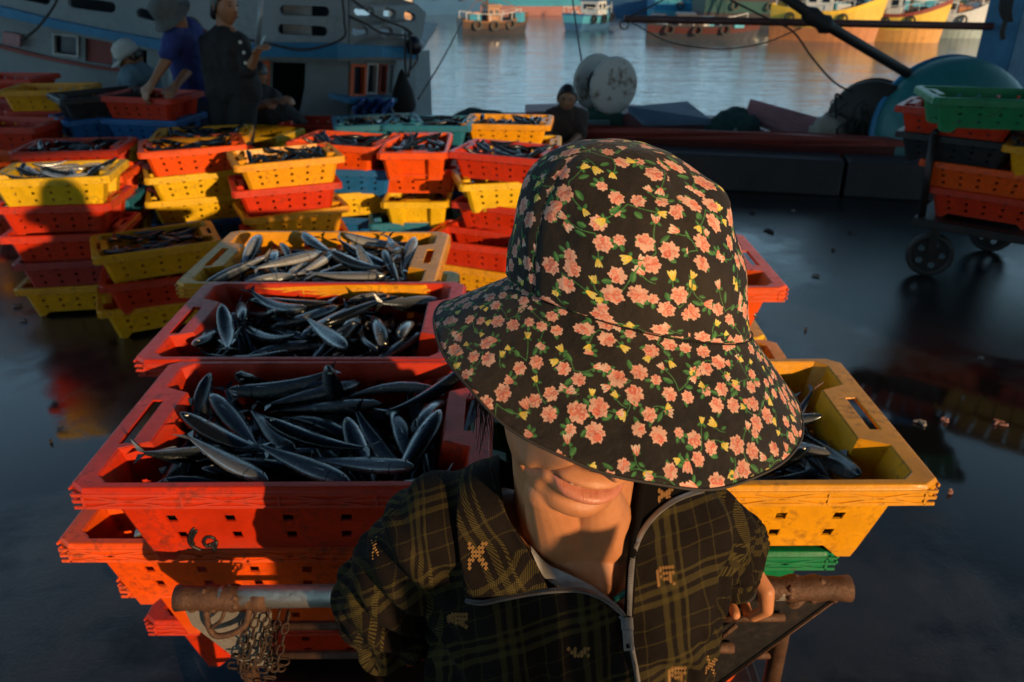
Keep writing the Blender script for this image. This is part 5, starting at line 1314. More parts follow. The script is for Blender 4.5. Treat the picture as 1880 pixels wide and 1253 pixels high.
tag(b.build('hatch_cover', paint('pinkish_red_boards', (.45, .22, .24), .6, .35, 5), None, bevel=.006), 'pinkish slatted hatch cover propped aslant on the red boat', 'hatch cover')
def lump(name, c, r, m, lab, cat, seed=0, rough=.25):
    b = MB(); P = []
    for i in range(13):
        th = math.pi * i / 12; row = []
        for j in range(24):
            a = 2 * math.pi * j / 24; d = Vector((math.sin(th) * math.cos(a), math.sin(th) * math.sin(a), math.cos(th)))
            f = 1 + rough * noise.noise(d * 2.2 + Vector((seed, 0, 0))) + rough * .4 * noise.noise(d * 6 + Vector((seed, 3, 0)))
            row.append(Vector(c) + Vector((d.x * r[0], d.y * r[1], d.z * r[2])) * f)
        P.append(row)
    b.grid(P, close=True); return tag(b.build(name, m, None, True), lab, cat)
NET = paint('dark_green_net', (.012, .06, .055), .95, .5, 30, bump=1.0)
SACK = paint('pale_woven_sack', (.55, .55, .60), .8, .15, 12, bump=.6); SACK2 = paint('beige_sack', (.30, .27, .22), .85, .2, 12, bump=.6)
lump('net_heap', at(1345, 240, Y=7.6), (.24, .25, .2), NET, 'teal-green net heaped left of the slatted hatch cover', 'net', 1)
lump('net_heap', at(880, 226, Y=8.3), (.3, .2, .14), NET, 'teal net heap behind the yellow crates', 'net', 7)
lump('sack', at(1446, 276, Y=7.5), (.24, .22, .15), SACK, 'pale white sack under the slatted hatch cover', 'sack', 2)
lump('sack', at(1552, 272, Y=7.35), (.24, .22, .16), SACK, 'white sack low beside the dark reel', 'sack', 3)
lump('sack', at(1522, 246, Y=7.2), (.17, .14, .17), SACK2, 'beige sack leaning against the dark reel', 'sack', 4)
b = MB(); b.tube(spline([at(1350, 236, Y=7.3), at(1352, 258, Y=7.25), at(1375, 262, Y=7.2), at(1398, 256, Y=7.25), at(1400, 238, Y=7.3)], 24), .014, 6); tag(b.build('hose_loop', paint('grey_hose', (.16, .18, .17), .6), None, True), 'grey hose loop hanging over the red bulwark', 'hose')
# net reel: big dark drum seen edge-on
rc = at(1597, 226, Y=7.2); b = MB(); M = Matrix.Translation(rc) @ Matrix.Rotation(R(62), 4, 'Z') @ Matrix.Rotation(R(90), 4, 'Y')
b.lathe([(.001, -.10), (.36, -.10), (.37, -.06), (.28, -.05), (.27, .10), (.37, .11), (.36, .15), (.001, .15)], M, 40)
rl = b.build('net_reel', paint('blackened_steel', (.022, .018, .014), .6, .4, 8), None, True); tag(rl, 'dark round net reel beside the teal basket boat', 'reel')
b = MB(); random.seed(4)
for i in range(34):
    p = rc + Vector((random.uniform(-.32, -.1), random.uniform(-.2, .1), random.uniform(-.1, .25)))
    b.tube(spline([p, p + Vector((random.uniform(-.12, 0), random.uniform(-.05, .05), random.uniform(-.15, .05))), p + Vector((random.uniform(-.15, .08), 0, random.uniform(-.4, -.15)))], 8), random.uniform(.006, .012), 5)
nn = b.build('tangled_net', paint('black_green_net', (.018, .022, .018), .95), rl, True)
# round basket boat, tarred teal, leaning with its bottom towards us
bc = at(1748, 262, Y=7.0); b = MB(); M = Matrix.Translation(bc) @ Matrix.Rotation(R(6), 4, 'Z') @ Matrix.Rotation(R(72), 4, 'X')
pr = [(.715 * math.sin(t) ** .9 + .0005, .40 * math.cos(t)) for t in [i / 22 * math.pi / 2 for i in range(23)]]
b.lathe(pr, M, 72); b.lathe([(.715, 0), (.735, -.02), (.735, -.06), (.70, -.07), (.69, -.02)], M, 72)
bb_ = b.build('basket_boat', paint('teal_tarred_hull', (.018, .15, .15), .42, .25, 3, bump=.3), None, True); tag(bb_, 'big round teal basket boat tipped on its side behind the trolley', 'boat')
b = MB(); b.lathe([(.722, .0), (.745, -.02), (.745, -.055), (.722, -.065)], M, 72); b.build('rim', BLUEP, bb_, True)
# blue mast post and booms
b = MB(); mp = at(1850, 90, Y=8.0); b.box((mp.x, mp.y, 1.6), (.40, .34, 4.6), rz=.5)
mo = b.build('mast_post', paint('blue_mast_paint', (.015, .12, .23), .55, .3, 3), None, bevel=.01); tag(mo, 'thick blue timber post standing behind the trolley', 'post')
b = MB()
for i in range(5): b.tube(spline([at(1840 + 6 * i, -20, Y=6.4), at(1836 + 5 * i, 20, Y=6.38), at(1846 + 3 * i, 40, Y=6.38)], 8), .010, 5)
b.tube(spline([at(1845, 40, Y=6.38), at(1840, 60, Y=6.38), at(1842, 72, Y=6.38)], 8), .02, 6)
b.build('hung_rope', ROPE, mo, True)
BOOM = paint('rusty_red_boom', (.085, .022, .014), .55, .4, 6, bump=.4)
b = MB(); b.tube([at(1146, 35, Y=8.0), at(1822, 49, Y=7.9)], .034, 12); bo = b.build('boom', BOOM, None, True); tag(bo, 'rusty dark red horizontal boom reaching out from the blue post', 'boom')
b = MB(); b.tube([at(1146, 46, Y=7.97) + Vector((math.cos(a) * .04, 0, math.sin(a) * .04)) for a in [i / 12 * 2 * math.pi for i in range(13)]], .007, 5); b.build('ring', DSTEEL, bo, True)
b = MB(); b.tube([at(1400, -35, Y=6.9), at(1500, 36, Y=7.0), at(1668, 136, Y=7.1)], .042, 12); b.lathe([(.05, -.12), (.075, -.05), (.06, .03), (.08, .08), (.05, .14)], Matrix.Translation(at(1500, 36, Y=7.0)) @ Matrix.Rotation(R(118), 4, 'Y'), 12)
tag(b.build('boom', plain('black_tarred_pole', (.014, .010, .009), .6), None, True), 'black diagonal pole crossing the red boom', 'boom')
def rope(pts, r, lab, Yf=7.2, n=40):
    b = MB(); b.tube(spline([at(p[0], p[1], Y=(p[2] if len(p) > 2 else Yf)) for p in pts], n), r, 6); tag(b.build('rope', ROPE, None, True), lab, 'rope')
rope([(1340, 0), (1400, 30), (1455, 58), (1490, 105), (1530, 150), (1572, 174)], .0085, 'dark rope sagging from the top to the net reel')
rope([(850, 38, 14), (812, 110, 10.5), (768, 182, 8.3)], .010, 'mooring line slanting down to the stern of the grey boat')
rope([(1050, -10, 11), (1058, 50, 9.6), (1070, 126, 8.1)], .010, 'thin line running down to the winch drum')
rope([(1160, 42, 7.9), (1230, 78, 7.9), (1320, 90, 7.8), (1400, 80, 7.6), (1470, 52, 7.3)], .006, 'thin dark rope looping slack under the red boom')
rope([(1148, 34, 7.9), (1180, 20, 7.9), (1240, -12, 7.9)], .008, 'short dark rope rising from the tip of the boom')
# winch drum with two pale cheeks
wc = at(1112, 155, Y=8.0); wn = empty('winch', wc); tag(wn, 'rusty white winch drum with two round cheeks on the red boat', 'winch')
WM = Matrix.Rotation(R(-62), 4, 'Z') @ Matrix.Rotation(R(90), 4, 'Y')
def rustwhite():
    g = N('rust_stained_white'); n1 = g.noise(5, 5, .65); n2 = g.noise(14, 5, .7)
    st = g.ramp(g.math('MULTIPLY', n1.outputs[0], n2.outputs[0]), [(.26, 0), (.36, 1)])
    g.p(Base_Color=g.mix(st, (.52, .52, .48), (.14, .075, .03)), Roughness=.5); return g.m
for d_, nm, dark in ((.14, 'drum_cheek', 0), (-.16, 'drum_cheek', 1)):
    b = MB(); b.lathe([(.001, .018), (.235, .018), (.262, .012), (.268, -.01), (.255, -.02), (.001, -.02)], WM @ Matrix.Translation((0, 0, d_)), 44)
    if not dark: b.lathe([(.001, .03), (.022, .03), (.03, .016)], WM @ Matrix.Translation((0, 0, d_)), 12)
    else: b.lathe([(.03, -.03), (.04, -.02)], WM @ Matrix.Translation((0, .1, d_)), 8)
    b.build(nm, rustwhite(), wn, True)
b = MB(); b.lathe([(.12, -.16), (.12, .14)], WM, 24); b.build('spool', DSTEEL, wn, True)
b = MB(); b.box((0, .0, -.36), (.34, .3, .22)); b.box((0, 0, -.26), (.2, .22, .1)); b.build('base', paint('green_winch_base', (.02, .09, .07), .6), wn, bevel=.01)

# ---------------------------------------------------------------- boats across the harbour
PC = {}
def pc(c):
    if c not in PC: PC[c] = paint('boat_paint_%d' % len(PC), c, .5, .15, 1.2, dirtamt=.25)
    return PC[c]
CY = (.07, .34, .46); BL = (.04, .12, .24); WH = (.55, .56, .54); YE = (.72, .46, .06); OR = (.50, .20, .08); RD = (.24, .045, .03); PK = (.50, .22, .18); DK = (.05, .045, .05); GN = (.03, .09, .085); BR_ = (.10, .06, .04)
def boat(px, wy, L, Bm, Ht, yaw, hullc, trimc, cabc, lab, cab=(.0, .35, .9), bot=None, mast=1, grp='fishing boats across the harbour', rnd=None):
    p = at(px, wy, Z=WZ); e = empty('fishing_boat', p, R(yaw)); tag(e, lab, 'boat', grp)
    rnd = rnd or random.Random(int(px * 7 + wy))
    N_ = 14; secs = []
    def sec(t):                          # -1 stern .. 1 bow
        w_ = Bm / 2 * (1 - max(0, t) ** 2.4) * (1 - .22 * max(0, -t) ** 2) + .01
        sh = Ht * (1 + .55 * max(0, t) ** 2.2 + .18 * max(0, -t) ** 2)
        return w_, sh
    for lo_, hi_, nm, cc in ((-.25, .45, 'lower_hull', bot or hullc), (.45, .88, 'upper_hull', hullc), (.88, 1.0, 'gunwale', trimc)):
        b = MB(); P = [[], [], [], [], [], []]
        for i in range(N_ + 1):
            t = -1 + 2 * i / N_; w_, sh = sec(t); rake = .06 * L * max(0, t) ** 2
            def q(f, s_): fl = .55 + .45 * min(1, max(0, f)) ** .6; return Vector((t * L / 2 + rake * f, s_ * w_ * fl, sh * f))
            P[0].append(q(lo_, -1)); P[1].append(q(hi_, -1)); P[2].append(q(hi_, -1) + Vector((0, .05 if w_ > .06 else 0, 0))); P[3].append(q(hi_, 1) - Vector((0, .05 if w_ > .06 else 0, 0))); P[4].append(q(hi_, 1)); P[5].append(q(lo_, 1))
        if nm == 'gunwale': b.grid(P[:3]); b.grid(P[3:])
        else: b.grid(P[:2]); b.grid(P[4:]); 
        b.add([P[0][0], P[5][0], P[4][0], P[1][0]], [(0, 1, 2, 3)])
        if nm == 'upper_hull': b.grid([P[1], P[4]])
        b.build(nm, pc(cc), e)
    if cab:
        x0, x1, ch = cab; b = MB(); cx = (x0 + x1 - 1) / 2 * L / 2; cx = (x0 - .5) * L * .5; cl = L * (x1) * .5; b.box((cx, 0, Ht * .85 + ch * Ht * .5), (cl, Bm * .62, ch * Ht)); cb = b.build('cabin', pc(cabc), e)
        b = MB(); b.box((cx, 0, Ht * .85 + ch * Ht + .04), (cl * 1.18, Bm * .78, .08)); b.build('roof', pc(trimc), cb)
        nw = max(2, int(cl / .7))
        b = MB()
        for i in range(nw):
            for s_ in (-1, 1):
                b = MB(); b.box((cx - cl / 2 + (i + .5) * cl / nw, s_ * Bm * .312, Ht * .85 + ch * Ht * .62), (cl / nw * .55, .03, ch * Ht * .34)); b.build('window', GLASS, cb)
        for s_ in (-1, 1): b = MB(); b.box((cx + s_ * cl / 2, 0, Ht * .85 + ch * Ht * .62), (.03, Bm * .42, ch * Ht * .34)); b.build('window', GLASS, cb)
    if mast:
        b = MB()
        for k in range(mast):
            x = (-.3 + .5 * k) * L / 2 + .2; h = Ht * (2.2 + rnd.random()); b.tube([(x, 0, Ht * .8), (x, 0, Ht + h)], .06, 6)
            b.tube([(x, 0, Ht + h * .9), (L * .5, 0, Ht * 1.5)], .018, 4); b.tube([(x, 0, Ht + h * .9), (-L * .48, 0, Ht * 1.2)], .018, 4); b.tube([(x, 0, Ht + h * .5), (x + rnd.uniform(-1, 1) * 1.6, 0, Ht + h * .95)], .04, 5)
        b.build('mast', pc(BR_), e)
    b = MB()
    for s_ in (-1, 1):
        b = MB(); n_ = max(5, int(L / .5)); pp = []
        for k in range(n_):
            t = -.9 + 1.7 * k / (n_ - 1); w_, sh = sec(t); x = t * L / 2; pp.append(Vector((x, s_ * w_ * .95, sh + .28))); b.tube([(x, s_ * w_ * .95, sh * .95), pp[-1]], .018, 4)
        b.tube(pp, .016, 4); b.build('rail', pc(WH if rnd.random() < .5 else BR_), e)
    for k in range(3):
        t = -.6 + .5 * k; w_, sh = sec(t); b = MB(); b.lathe([(.13, -.05), (.20, -.05), (.20, .05), (.13, .05)], Matrix.Translation((t * L / 2, -w_ - .04, sh * .72)) @ Matrix.Rotation(R(90), 4, 'X'), 12); b.build('tyre_fender', RUBBER, e)
    for k in range(7):
        b = MB(); x = rnd.uniform(-.42, .42) * L; s_ = rnd.uniform(.15, .4); b.box((x, rnd.uniform(-.3, .3) * Bm, Ht * .88 + s_ * .5), (s_ * 1.4, s_, s_), rz=rnd.random()); b.build('deck_gear', pc(rnd.choice([OR, BL, BR_, CY, WH, DK])), e)
    return e
boat(905, 62, 3.0, 1.5, .55, 18, (.10, .06, .04), (.26, .12, .05), (.34, .15, .07), 'small brown wooden work boat with clutter, in mid water left', (.45, .35, 1.2), DK, 1)
boat(1085, 52, 3.4, 1.5, .62, 55, CY, BL, WH, 'small bright blue boat with a white cabin in mid water', (.6, .45, 1.1), BL, 0)
boat(1285, 72, 4.4, 1.6, .55, -6, (.10, .03, .025), DK, DK, 'dark red boat with a white stem behind the boom', (.2, .3, .8), (.05, .05, .06), 0)
boat(1508, 74, 4.0, 2.2, 1.15, -28, YE, (.85, .5, .04), WH, 'bright yellow boat with an orange lower hull', (.4, .5, .9), OR, 2)
boat(1632, 75, 3.6, 2.0, 1.05, -30, YE, RD, WH, 'yellow boat with a red-brown rail right of the bright yellow boat', (.4, .5, .8), (.62, .30, .08), 2)
boat(1728, 68, 3.0, 1.8, .95, -25, WH, WH, CREAM and WH, 'white boat with dark squares right of the yellow boats', (.5, .5, .7), (.30, .36, .34), 1)
boat(1800, 50, 4, 2.0, .9, 4, (.25, .3, .42), RD, WH, 'blue boat with a red rail by the blue post', (.4, .4, .9), BL, 1)
boat(1400, 44, 7, 2.4, 1.2, 10, GN, DK, GN, 'shaded dark green boat left of the bright yellow boat', (.4, .5, 1.0), DK, 1)
boat(800, 24, 5.5, 2.6, 1.5, 35, WH, OR, WH, 'white boat with an orange waterline at the top left of the water', (.3, .4, .8), (.6, .35, .2), 1)
boat(852, 25, 6.2, 2.6, 1.35, 15, BL, BL, CY, 'dark blue boat beside the white and orange boat', (.3, .4, .8), BL, 1)
boat(975, 26, 8.5, 2.6, 1.05, 172, CY, PK, WH, 'long cyan boat with a curving pink rail', (.35, .3, .9), PK, 1)
boat(888, 22, 3.8, 2.0, 1.5, 60, CY, OR, WH, 'narrow cyan and orange boat seen bow-on', (.4, .4, .8), OR, 1)
boat(1062, 20, 5.2, 2.2, 1.2, 20, BL, CY, GN, 'blue boat behind the small bright blue one', (.4, .4, .9), GN, 1)
boat(1120, 20, 4.2, 2.2, 1.2, 200, CY, WH, WH, 'cyan boat left of the tip of the boom', (.4, .4, .9), CY, 1)
boat(1200, 28, 7.0, 2.4, 1.0, 172, BL, PK, CY, 'blue boat with a pink rail above the boom', (.4, .4, .9), BL, 1)
boat(1300, 34, 6.5, 2.4, .9, 5, (.03, .22, .40), CY, YE, 'blue boat with a yellow cabin behind the dark red boat', (.5, .25, 1.1), CY, 1)
rnd = random.Random(77); cs = [CY, BL, WH, OR, RD, GN, PK, YE, (.25, .3, .35)]
names = {CY: 'cyan', BL: 'dark blue', WH: 'white', OR: 'orange', RD: 'red', GN: 'green', PK: 'pink', YE: 'yellow', cs[8]: 'grey'}
for i in range(17):
    px = 770 + i * 64 + rnd.uniform(-14, 14); c = cs[(i * 4) % 9]; t = cs[(i * 5 + 2) % 9]; ca = cs[(i * 7 + 2) % 9]
    nb_ = ['behind the white and orange boat', 'behind the dark blue boat', 'behind the narrow bow-on boat', 'behind the long cyan boat', 'behind the pink rail of the long cyan boat', 'behind the small bright blue boat', 'behind the tip of the boom', 'behind the pink-railed blue boat', 'behind the blue and yellow-cabined boat', 'above the dark red boat', 'behind the shaded green boat', 'behind the stern of the bright yellow boat', 'behind the bow of the bright yellow boat', 'behind the red-brown railed boat', 'behind the white boat with dark squares', 'behind the blue boat by the post', 'behind the blue post'][i]
    boat(px, rnd.uniform(9, 17), rnd.uniform(4, 6.5), 2.4, rnd.uniform(1.1, 1.6), rnd.choice([0, 180]) + rnd.uniform(-30, 30), c, t, ca, f'distant {names[c]} boat with {names[t]} trim {nb_}', (.45, .45, 1.0), t, 2, rnd=rnd)
# bank with a row of houses beyond the boats
m = MB(); m.prism([(-400, 95, WZ - 1), (500, 95, WZ - 1), (500, 140, 3), (500, 900, 4), (-400, 900, 4), (-400, 140, 3)], (0, 0, -.5)); tag(m.build('far_bank', paint('far_bank_earth', (.07, .075, .05), .9)), kind='structure')

# ---------------------------------------------------------------- unseen hall, added behind the camera to shade the quay and block sky
u_ = Vector((-sdir.x, -sdir.y, 0)).normalized(); v_ = Vector((u_.y, -u_.x, 0))       # away from the sun, to its right
HALL = -7.0
def hp(u, v, z): return u_ * u + v_ * v + Vector((0, 0, z))
m = MB()
tanE = math.tan(R(SUN_EL))
def zcut(u, z): return z + (u - HALL) * tanE
zl = zcut(5.35, .75)
def slab(v0, v1, z0, z1, th=.25): m.prism([hp(HALL, v0, z0), hp(HALL, v1, z0), hp(HALL, v1, z1), hp(HALL, v0, z1)], u_ * -th)
slab(-.25, 3.75, zl, 6.3); slab(3.752, 9.0, 0.001, 6.3); slab(-9, -.252, .001, 6.3)
m.prism([hp(HALL, -14, 6.31), hp(1.0, -14, 6.31), hp(1.0, 9, 6.31), hp(HALL, 9, 6.31)], (0, 0, .2))
for v in (-13.8, 8.8): m.prism([hp(1.0, v, 0), hp(1.0, v + .3, 0), hp(.7, v + .3, 0), hp(.7, v, 0)], (0, 0, 6.309))
tag(m.build('shade_hall', paint('shade_hall_grey', (.2, .19, .18), .8)), 'unseen hall with gateway and canopy, added behind the camera to cast shade', 'shade caster')
m = MB(); q0 = v_ * .362 - u_ * .62; h0 = 1.17 + 1.07 * tanE; m.box((q0.x, q0.y, h0 / 2), (.115, .13, h0), rz=R(SUN_AZ)); q0 = v_ * .449 - u_ * .62; h0 = 1.235 + 1.105 * tanE; m.box((q0.x, q0.y, h0 / 2), (.056, .11, h0), rz=R(SUN_AZ)); tag(m.build('shade_block', paint('shade_block_brown', (.12, .085, .055), .8, bump=.6)), 'unseen stepped block added beside the camera to shade jacket and neck', 'post')  # stepped block added out of view to cast the shadow band
# ---------------------------------------------------------------- people further off
SK = paint('tan_skin', (.30, .13, .06), .5, .1, 20, dirtamt=0, bump=.1)
def hand_caps(mb, wr, d, up, r=.011, s=1.0, curl=.3):
    d = Vector(d).normalized(); up = Vector(up); up = (up - d * up.dot(d)).normalized(); sd = d.cross(up)
    for i, x in enumerate((-.030, -.010, .010, .028)):
        b0 = wr + sd * x * s * .6; b1 = wr + (d * .085 + sd * x) * s; L = (.062, .075, .078, .068)[3 - i] * s
        capsule(mb, b0, b1, .016 * s, .0125 * s, n=8)
        m1 = b1 + (d * math.cos(curl) - up * math.sin(curl)) * L * .55; m2 = m1 + (d * math.cos(curl * 2.6) - up * math.sin(curl * 2.6)) * L * .5
        capsule(mb, b1, m1, .0098 * s, .009 * s, n=8); capsule(mb, m1, m2, .009 * s, .0078 * s, n=8)
    t0 = wr + (d * .03 + sd * .028) * s; t1 = t0 + (d * .035 + sd * .028) * s; t2 = t1 + (d * .03 - up * .012) * s
    capsule(mb, wr, t0, .016 * s, .014 * s, n=8); capsule(mb, t0, t1, .013 * s, .011 * s, n=8); capsule(mb, t1, t2, .011 * s, .009 * s, n=8)
LIPM = plain('brownish_lips', (.20, .06, .045), .5)
def human(lab, head, face, neck, shL, shR, armL, armR, hipL, hipR, legL=None, legR=None, shirt=None, short=1.0, pants=None, hair='short', r=1.0, handd=None, extra=None):
    """head: centre, face: direction, arms: [elbow, wrist], legs: [knee, ankle]"""
    V = Vector; b = MB(); head, neck, shL, shR, hipL, hipR = map(V, (head, neck, shL, shR, hipL, hipR)); f = V(face).normalized(); up = V((0, 0, 1)); sd = f.cross(up).normalized(); up2 = sd.cross(f)
    M = Matrix((sd, -f, up2)).transposed().to_4x4(); M.translation = head
    hd = MB(); P = []
    for i in range(17):
        th = math.pi * i / 16; row = []
        for j in range(28):
            a = 2 * math.pi * j / 28; x, y, z = math.sin(th) * math.sin(a), -math.sin(th) * math.cos(a), -math.cos(th)
            w_ = .076 * (1 - .30 * max(0, -z) ** 1.5); l_ = .094 * (1 - .10 * max(0, -z))
            p = V((x * w_, y * l_ - (.012 * max(0, -z) if y < 0 else -.0) + (.0), z * .115))
            if y < 0:
                p.y -= .024 * G(p.x, 0, .012) * G(p.z, -.018, .018) + .008 * G(p.x, 0, .025) * G(p.z, -.062, .012) + .008 * G(p.x, 0, .018) * G(p.z, -.095, .015)
                p.y += .010 * G(abs(p.x), .032, .014) * G(p.z, .012, .012)
            row.append(M @ p)
        P.append(row)
    b.grid(P, close=True)
    for s_ in (-1, 1): capsule(b, M @ V((s_ * .076, .01, -.02)), M @ V((s_ * .079, .012, .02)), .012, .014, n=8)
    capsule(b, M @ V((0, .02, -.05)), neck, .052, .058)
    capsule(b, neck, (shL + shR) / 2 - V((0, 0, .03)), .06, .10); 
    mid = (hipL + hipR) / 2; ch = (shL + shR) / 2
    for s_, sh, hp_ in ((0, shL, hipL), (1, shR, hipR)):
        capsule(b, sh.lerp(ch, .45) - (ch - mid) * .1, hp_, .10, .10)
        capsule(b, neck.lerp(sh, .2), sh, .05, .052)
    for sh, arm in ((shL, armL), (shR, armR)):
        if arm: el, wr = V(arm[0]), V(arm[1]); capsule(b, sh, el, .046, .036); capsule(b, el, wr, .037, .024); hand_caps(b, wr, handd or (wr - el), (0, -.3, 1), curl=.5)
    for hp_, leg in ((hipL, legL), (hipR, legR)):
        if leg: kn, an = V(leg[0]), V(leg[1]); capsule(b, hp_, kn, .085, .055); capsule(b, kn, an, .055, .036); capsule(b, an - V((0, 0, .03)), an + V((0, -.17, -.05)), .036, .03)
    body = remesh(b, 'person', .0075, 3); body.data.materials.clear(); body.data.materials.append(SK); tag(body, lab, 'person')
    if shirt:
        c = MB()
        for sh, hp_ in ((shL, hipL), (shR, hipR)):
            capsule(c, sh.lerp(ch, .45) - (ch - mid) * .1, hp_, .115, .118); capsule(c, neck.lerp(sh, .25) - V((0, 0, .012)), sh, .054, .066)
        capsule(c, ch, mid, .12, .12)
        for sh, arm in ((shL, armL), (shR, armR)):
            if arm: capsule(c, sh, sh.lerp(V(arm[0]), short), .066, .056)
        o = remesh(c, 'shirt', .010, 4); o.data.materials.clear(); o.data.materials.append(shirt); o.parent = body
        co = getco(o.data).astype(float); no = getno(o.data); d = np.array([noise.noise(V(p) * 14) + .6 * noise.noise(V(p) * 31) for p in co]); setco(o.data, co + no * (d * .009)[:, None])
    if pants:
        c = MB()
        for hp_, leg in ((hipL, legL), (hipR, legR)):
            if leg: capsule(c, hp_ + V((0, 0, .03)), V(leg[0]), .108, .082); pl_ = pants[1]; 
            if leg and pl_ > 1: capsule(c, V(leg[0]), V(leg[0]).lerp(V(leg[1]), pl_ - 1), .082, .062)
        capsule(c, hipL, hipR, .11, .11)
        o = remesh(c, 'trousers', .011, 3); o.data.materials.clear(); o.data.materials.append(pants[0]); o.parent = body
    hm = MB()
    def hl(p): return M @ V(p)
    if hair in ('short', 'bun'):
        P = []
        for i in range(10):
            th = math.pi * (.02 + .58 * i / 9); row = []
            for j in range(28):
                a = 2 * math.pi * j / 28; fr = max(0, math.cos(a)); t2 = min(th, math.pi * (.60 - .31 * fr ** .4)) if True else th
                n_ = 1 + .05 * noise.noise(V((math.sin(a) * 3, math.cos(a) * 3, i)))
                row.append(hl((math.sin(t2) * math.sin(a) * .084 * n_, -math.sin(t2) * math.cos(a) * .102 * n_, math.cos(t2) * .124 * n_)))
            P.append(row)
        hm.grid(P, close=True)
        if hair == 'bun': capsule(hm, hl((0, .09, -.01)), hl((0, .12, -.06)), .045, .035)
        hm.build('hair', HAIRM, body, True, solid=.006)
    for nm, pts_, m_ in (('eye', [(-.031, -.0905, .012), (.031, -.0905, .012)], HAIRM), ('eyebrow', [(-.031, -.094, .030), (.031, -.094, .030)], HAIRM), ('mouth', [(0, -.0985, -.060)], LIPM)):
        for q_ in pts_:
            fb = MB(); fb.box(M @ V(q_), {'eye': (.024, .010, .008), 'eyebrow': (.032, .008, .005), 'mouth': (.042, .010, .010)}[nm], M=M.to_3x3()); fb.build(nm, m_, body, bevel=.003)
    return body, M, hl
def P_(px, py, Y): return at(px, py, Y=Y)
BLK = paint('black_cloth', (.012, .010, .010), .85, .3, 14, dirtamt=.1)
# standing woman in black
Y = 5.75
body, M, hl = human('woman in a black buttoned blouse standing with one hand raised, looking right', P_(414, 12, Y), (.75, -.55, -.05), P_(412, 52, Y + .02), P_(384, 78, Y + .05), P_(442, 80, Y - .05),
      [P_(391, 135, Y + .02), P_(402, 186, Y - .02)], [P_(458, 128, Y - .12), P_(470, 102, Y - .2)], P_(408, 168, Y + .03), P_(450, 168, Y),
      [P_(415, 262, Y), (P_(412, 262, Y).x, Y + .03, .08)], [P_(444, 262, Y - .06), (P_(450, 262, Y).x, Y - .08, .08)], BLK, .98, (BLK, .42), 'bun')
b = MB()
for px, py in ((441, 78), (448, 97), (451, 116)): p = P_(px, py, Y - .175); b.lathe([(.001, .006), (.011, .004), (.012, 0)], Matrix.Translation(p) @ Matrix.Rotation(R(90), 4, 'X'), 10)
b.build('buttons', plain('pearl_button', (.6, .58, .5), .3), body, True)
b = MB(); b.tube([P_(476, 92, Y - .22), P_(486, 66, Y - .24)], .008, 6); tag(b.build('pen', plain('pale_blue_plastic', (.3, .45, .5), .3), None, True), 'thin pale stick held up by the woman in black', 'pen')
# man in blue bending over the crates
Y = 6.0
body, M, hl = human('man in a dark blue shirt and grey bucket hat bending over crates', P_(313, 26, Y - .25), (-.45, -.6, -.65), P_(330, 50, Y - .15), P_(318, 62, Y - .25), P_(362, 66, Y + .1),
      [P_(305, 112, Y - .32), P_(280, 152, Y - .4)], [P_(352, 122, Y - .05), P_(322, 158, Y - .3)], P_(356, 168, Y + .12), P_(386, 168, Y + .2),
      [(P_(352, 240, Y).x, Y + .05, .50), (P_(352, 240, Y).x, Y + .15, .09)], [(P_(380, 240, Y).x, Y + .15, .50), (P_(380, 240, Y).x, Y + .25, .09)], paint('dark_blue_shirt', (.012, .026, .15), .8, .25, 10, dirtamt=.1), .75, (paint('navy_trousers', (.012, .014, .03), .85), 2.0), 'short')
b = MB(); b.lathe([(.0005, .135), (.05, .133), (.088, .115), (.100, .055), (.102, .03), (.135, -.005), (.150, -.015)], M @ Matrix.Translation((0, 0, .0)), 28); b.build('bucket_hat', paint('grey_cloth', (.085, .09, .085), .85, .3, 12), body, True, solid=.004)
b = MB(); q = P_(372, 56, Y - .02); b.box(q + Vector((0, -.02, 0)), (.07, .006, .02), rz=.1); b.build('chest_print', plain('pink_print', (.4, .1, .12), .7), body)
# white-capped man sitting
Y = 6.7
body, M, hl = human('seated man in a white cap and pale blue shirt looking down', P_(238, 104, Y), (-.75, -.45, -.5), P_(246, 126, Y + .03), P_(236, 140, Y - .12), P_(276, 142, Y + .12),
      [P_(240, 172, Y - .2), P_(262, 190, Y - .35)], [P_(284, 176, Y + .0), P_(262, 196, Y - .2)], P_(248, 192, Y), P_(276, 192, Y + .08), None, None, paint('pale_blue_shirt', (.10, .17, .20), .85, .2, 12, dirtamt=.1), .8, None, 'short')
b = MB(); b.lathe([(.0005, .135), (.045, .131), (.082, .108), (.098, .06), (.099, .02)], M, 28)
Q = [[M @ Vector((math.sin(a) * (.094 + .0 * k), -math.cos(a) * .094 - k * .024 * math.cos(a) ** .5, .024 - .006 * k)) for a in [(-.9 + 1.8 * j / 12) for j in range(13)]] for k in range(4)]
b.grid(Q); b.build('cap', paint('white_cap_cloth', (.44, .43, .38), .85), body, True, solid=.004)
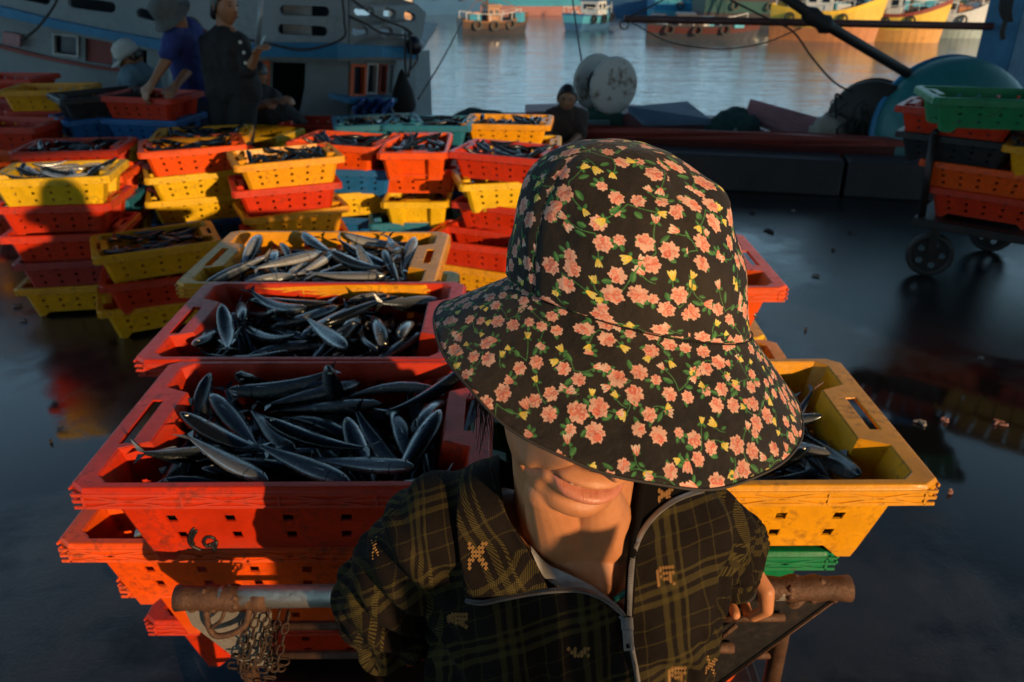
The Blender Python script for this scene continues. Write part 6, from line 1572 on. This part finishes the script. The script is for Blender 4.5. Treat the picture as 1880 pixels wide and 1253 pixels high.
b = MB(); b.box(P_(262, 200, Y + .05) - Vector((0, 0, .25)), (.5, .4, .5)); tag(b.build('seat_box', paint('dark_box', (.02, .02, .025), .7), None, bevel=.01), 'dark box the white-capped man sits on', 'box')
# person in pale grey behind the man in blue
Y = 6.6
human('person in pale grey reaching for the crates behind the man in blue', P_(352, 62, Y), (-.4, -.8, -.3), P_(350, 88, Y), P_(330, 100, Y), P_(372, 100, Y), [P_(322, 132, Y - .1), P_(345, 160, Y - .3)], [P_(372, 140, Y), P_(340, 150, Y - .25)], P_(338, 180, Y), P_(368, 180, Y), [(P_(338, 200, Y).x, Y, .5), (P_(338, 200, Y).x, Y, .09)], [(P_(365, 200, Y).x, Y, .5), (P_(365, 200, Y).x, Y, .09)], paint('pale_grey_shirt', (.24, .26, .25), .85, .2, 12, dirtamt=.1), .7, (BLK, 2), 'short')
# crouching person in black with one bare forearm
Y = 6.3
human('person in black crouching behind the crates, bare forearm reaching right', P_(470, 140, Y + .1), (.6, -.5, -.5), P_(468, 162, Y + .05), P_(452, 176, Y), P_(496, 182, Y + .1), [P_(450, 200, Y - .1), P_(476, 192, Y - .2)], [P_(462, 196, Y - .18), P_(505, 186, Y - .22)], P_(500, 226, Y + .1), P_(535, 230, Y + .2), None, None, BLK, .55, None, 'short')
# seated man in a dark shirt on the red boat
Y = 7.1
human('man in a dark brown shirt sitting on the red boat, facing the camera', P_(1041, 182, Y), (-.05, -1, -.1), P_(1041, 206, Y), P_(1010, 214, Y), P_(1068, 214, Y + .05), [P_(1006, 248, Y - .1), P_(1024, 266, Y - .25)], [P_(1062, 250, Y - .1), P_(1046, 264, Y - .3)], P_(1028, 272, Y), P_(1052, 272, Y), [(P_(1022, 290, Y).x, Y - .4, .10), (P_(1022, 290, Y).x, Y - .45, -.25)], [(P_(1056, 290, Y).x, Y - .4, .10), (P_(1056, 290, Y).x, Y - .45, -.25)], paint('dark_brown_shirt', (.045, .026, .018), .85, .3, 12, dirtamt=.1), .85, (BLK, 2), 'short')
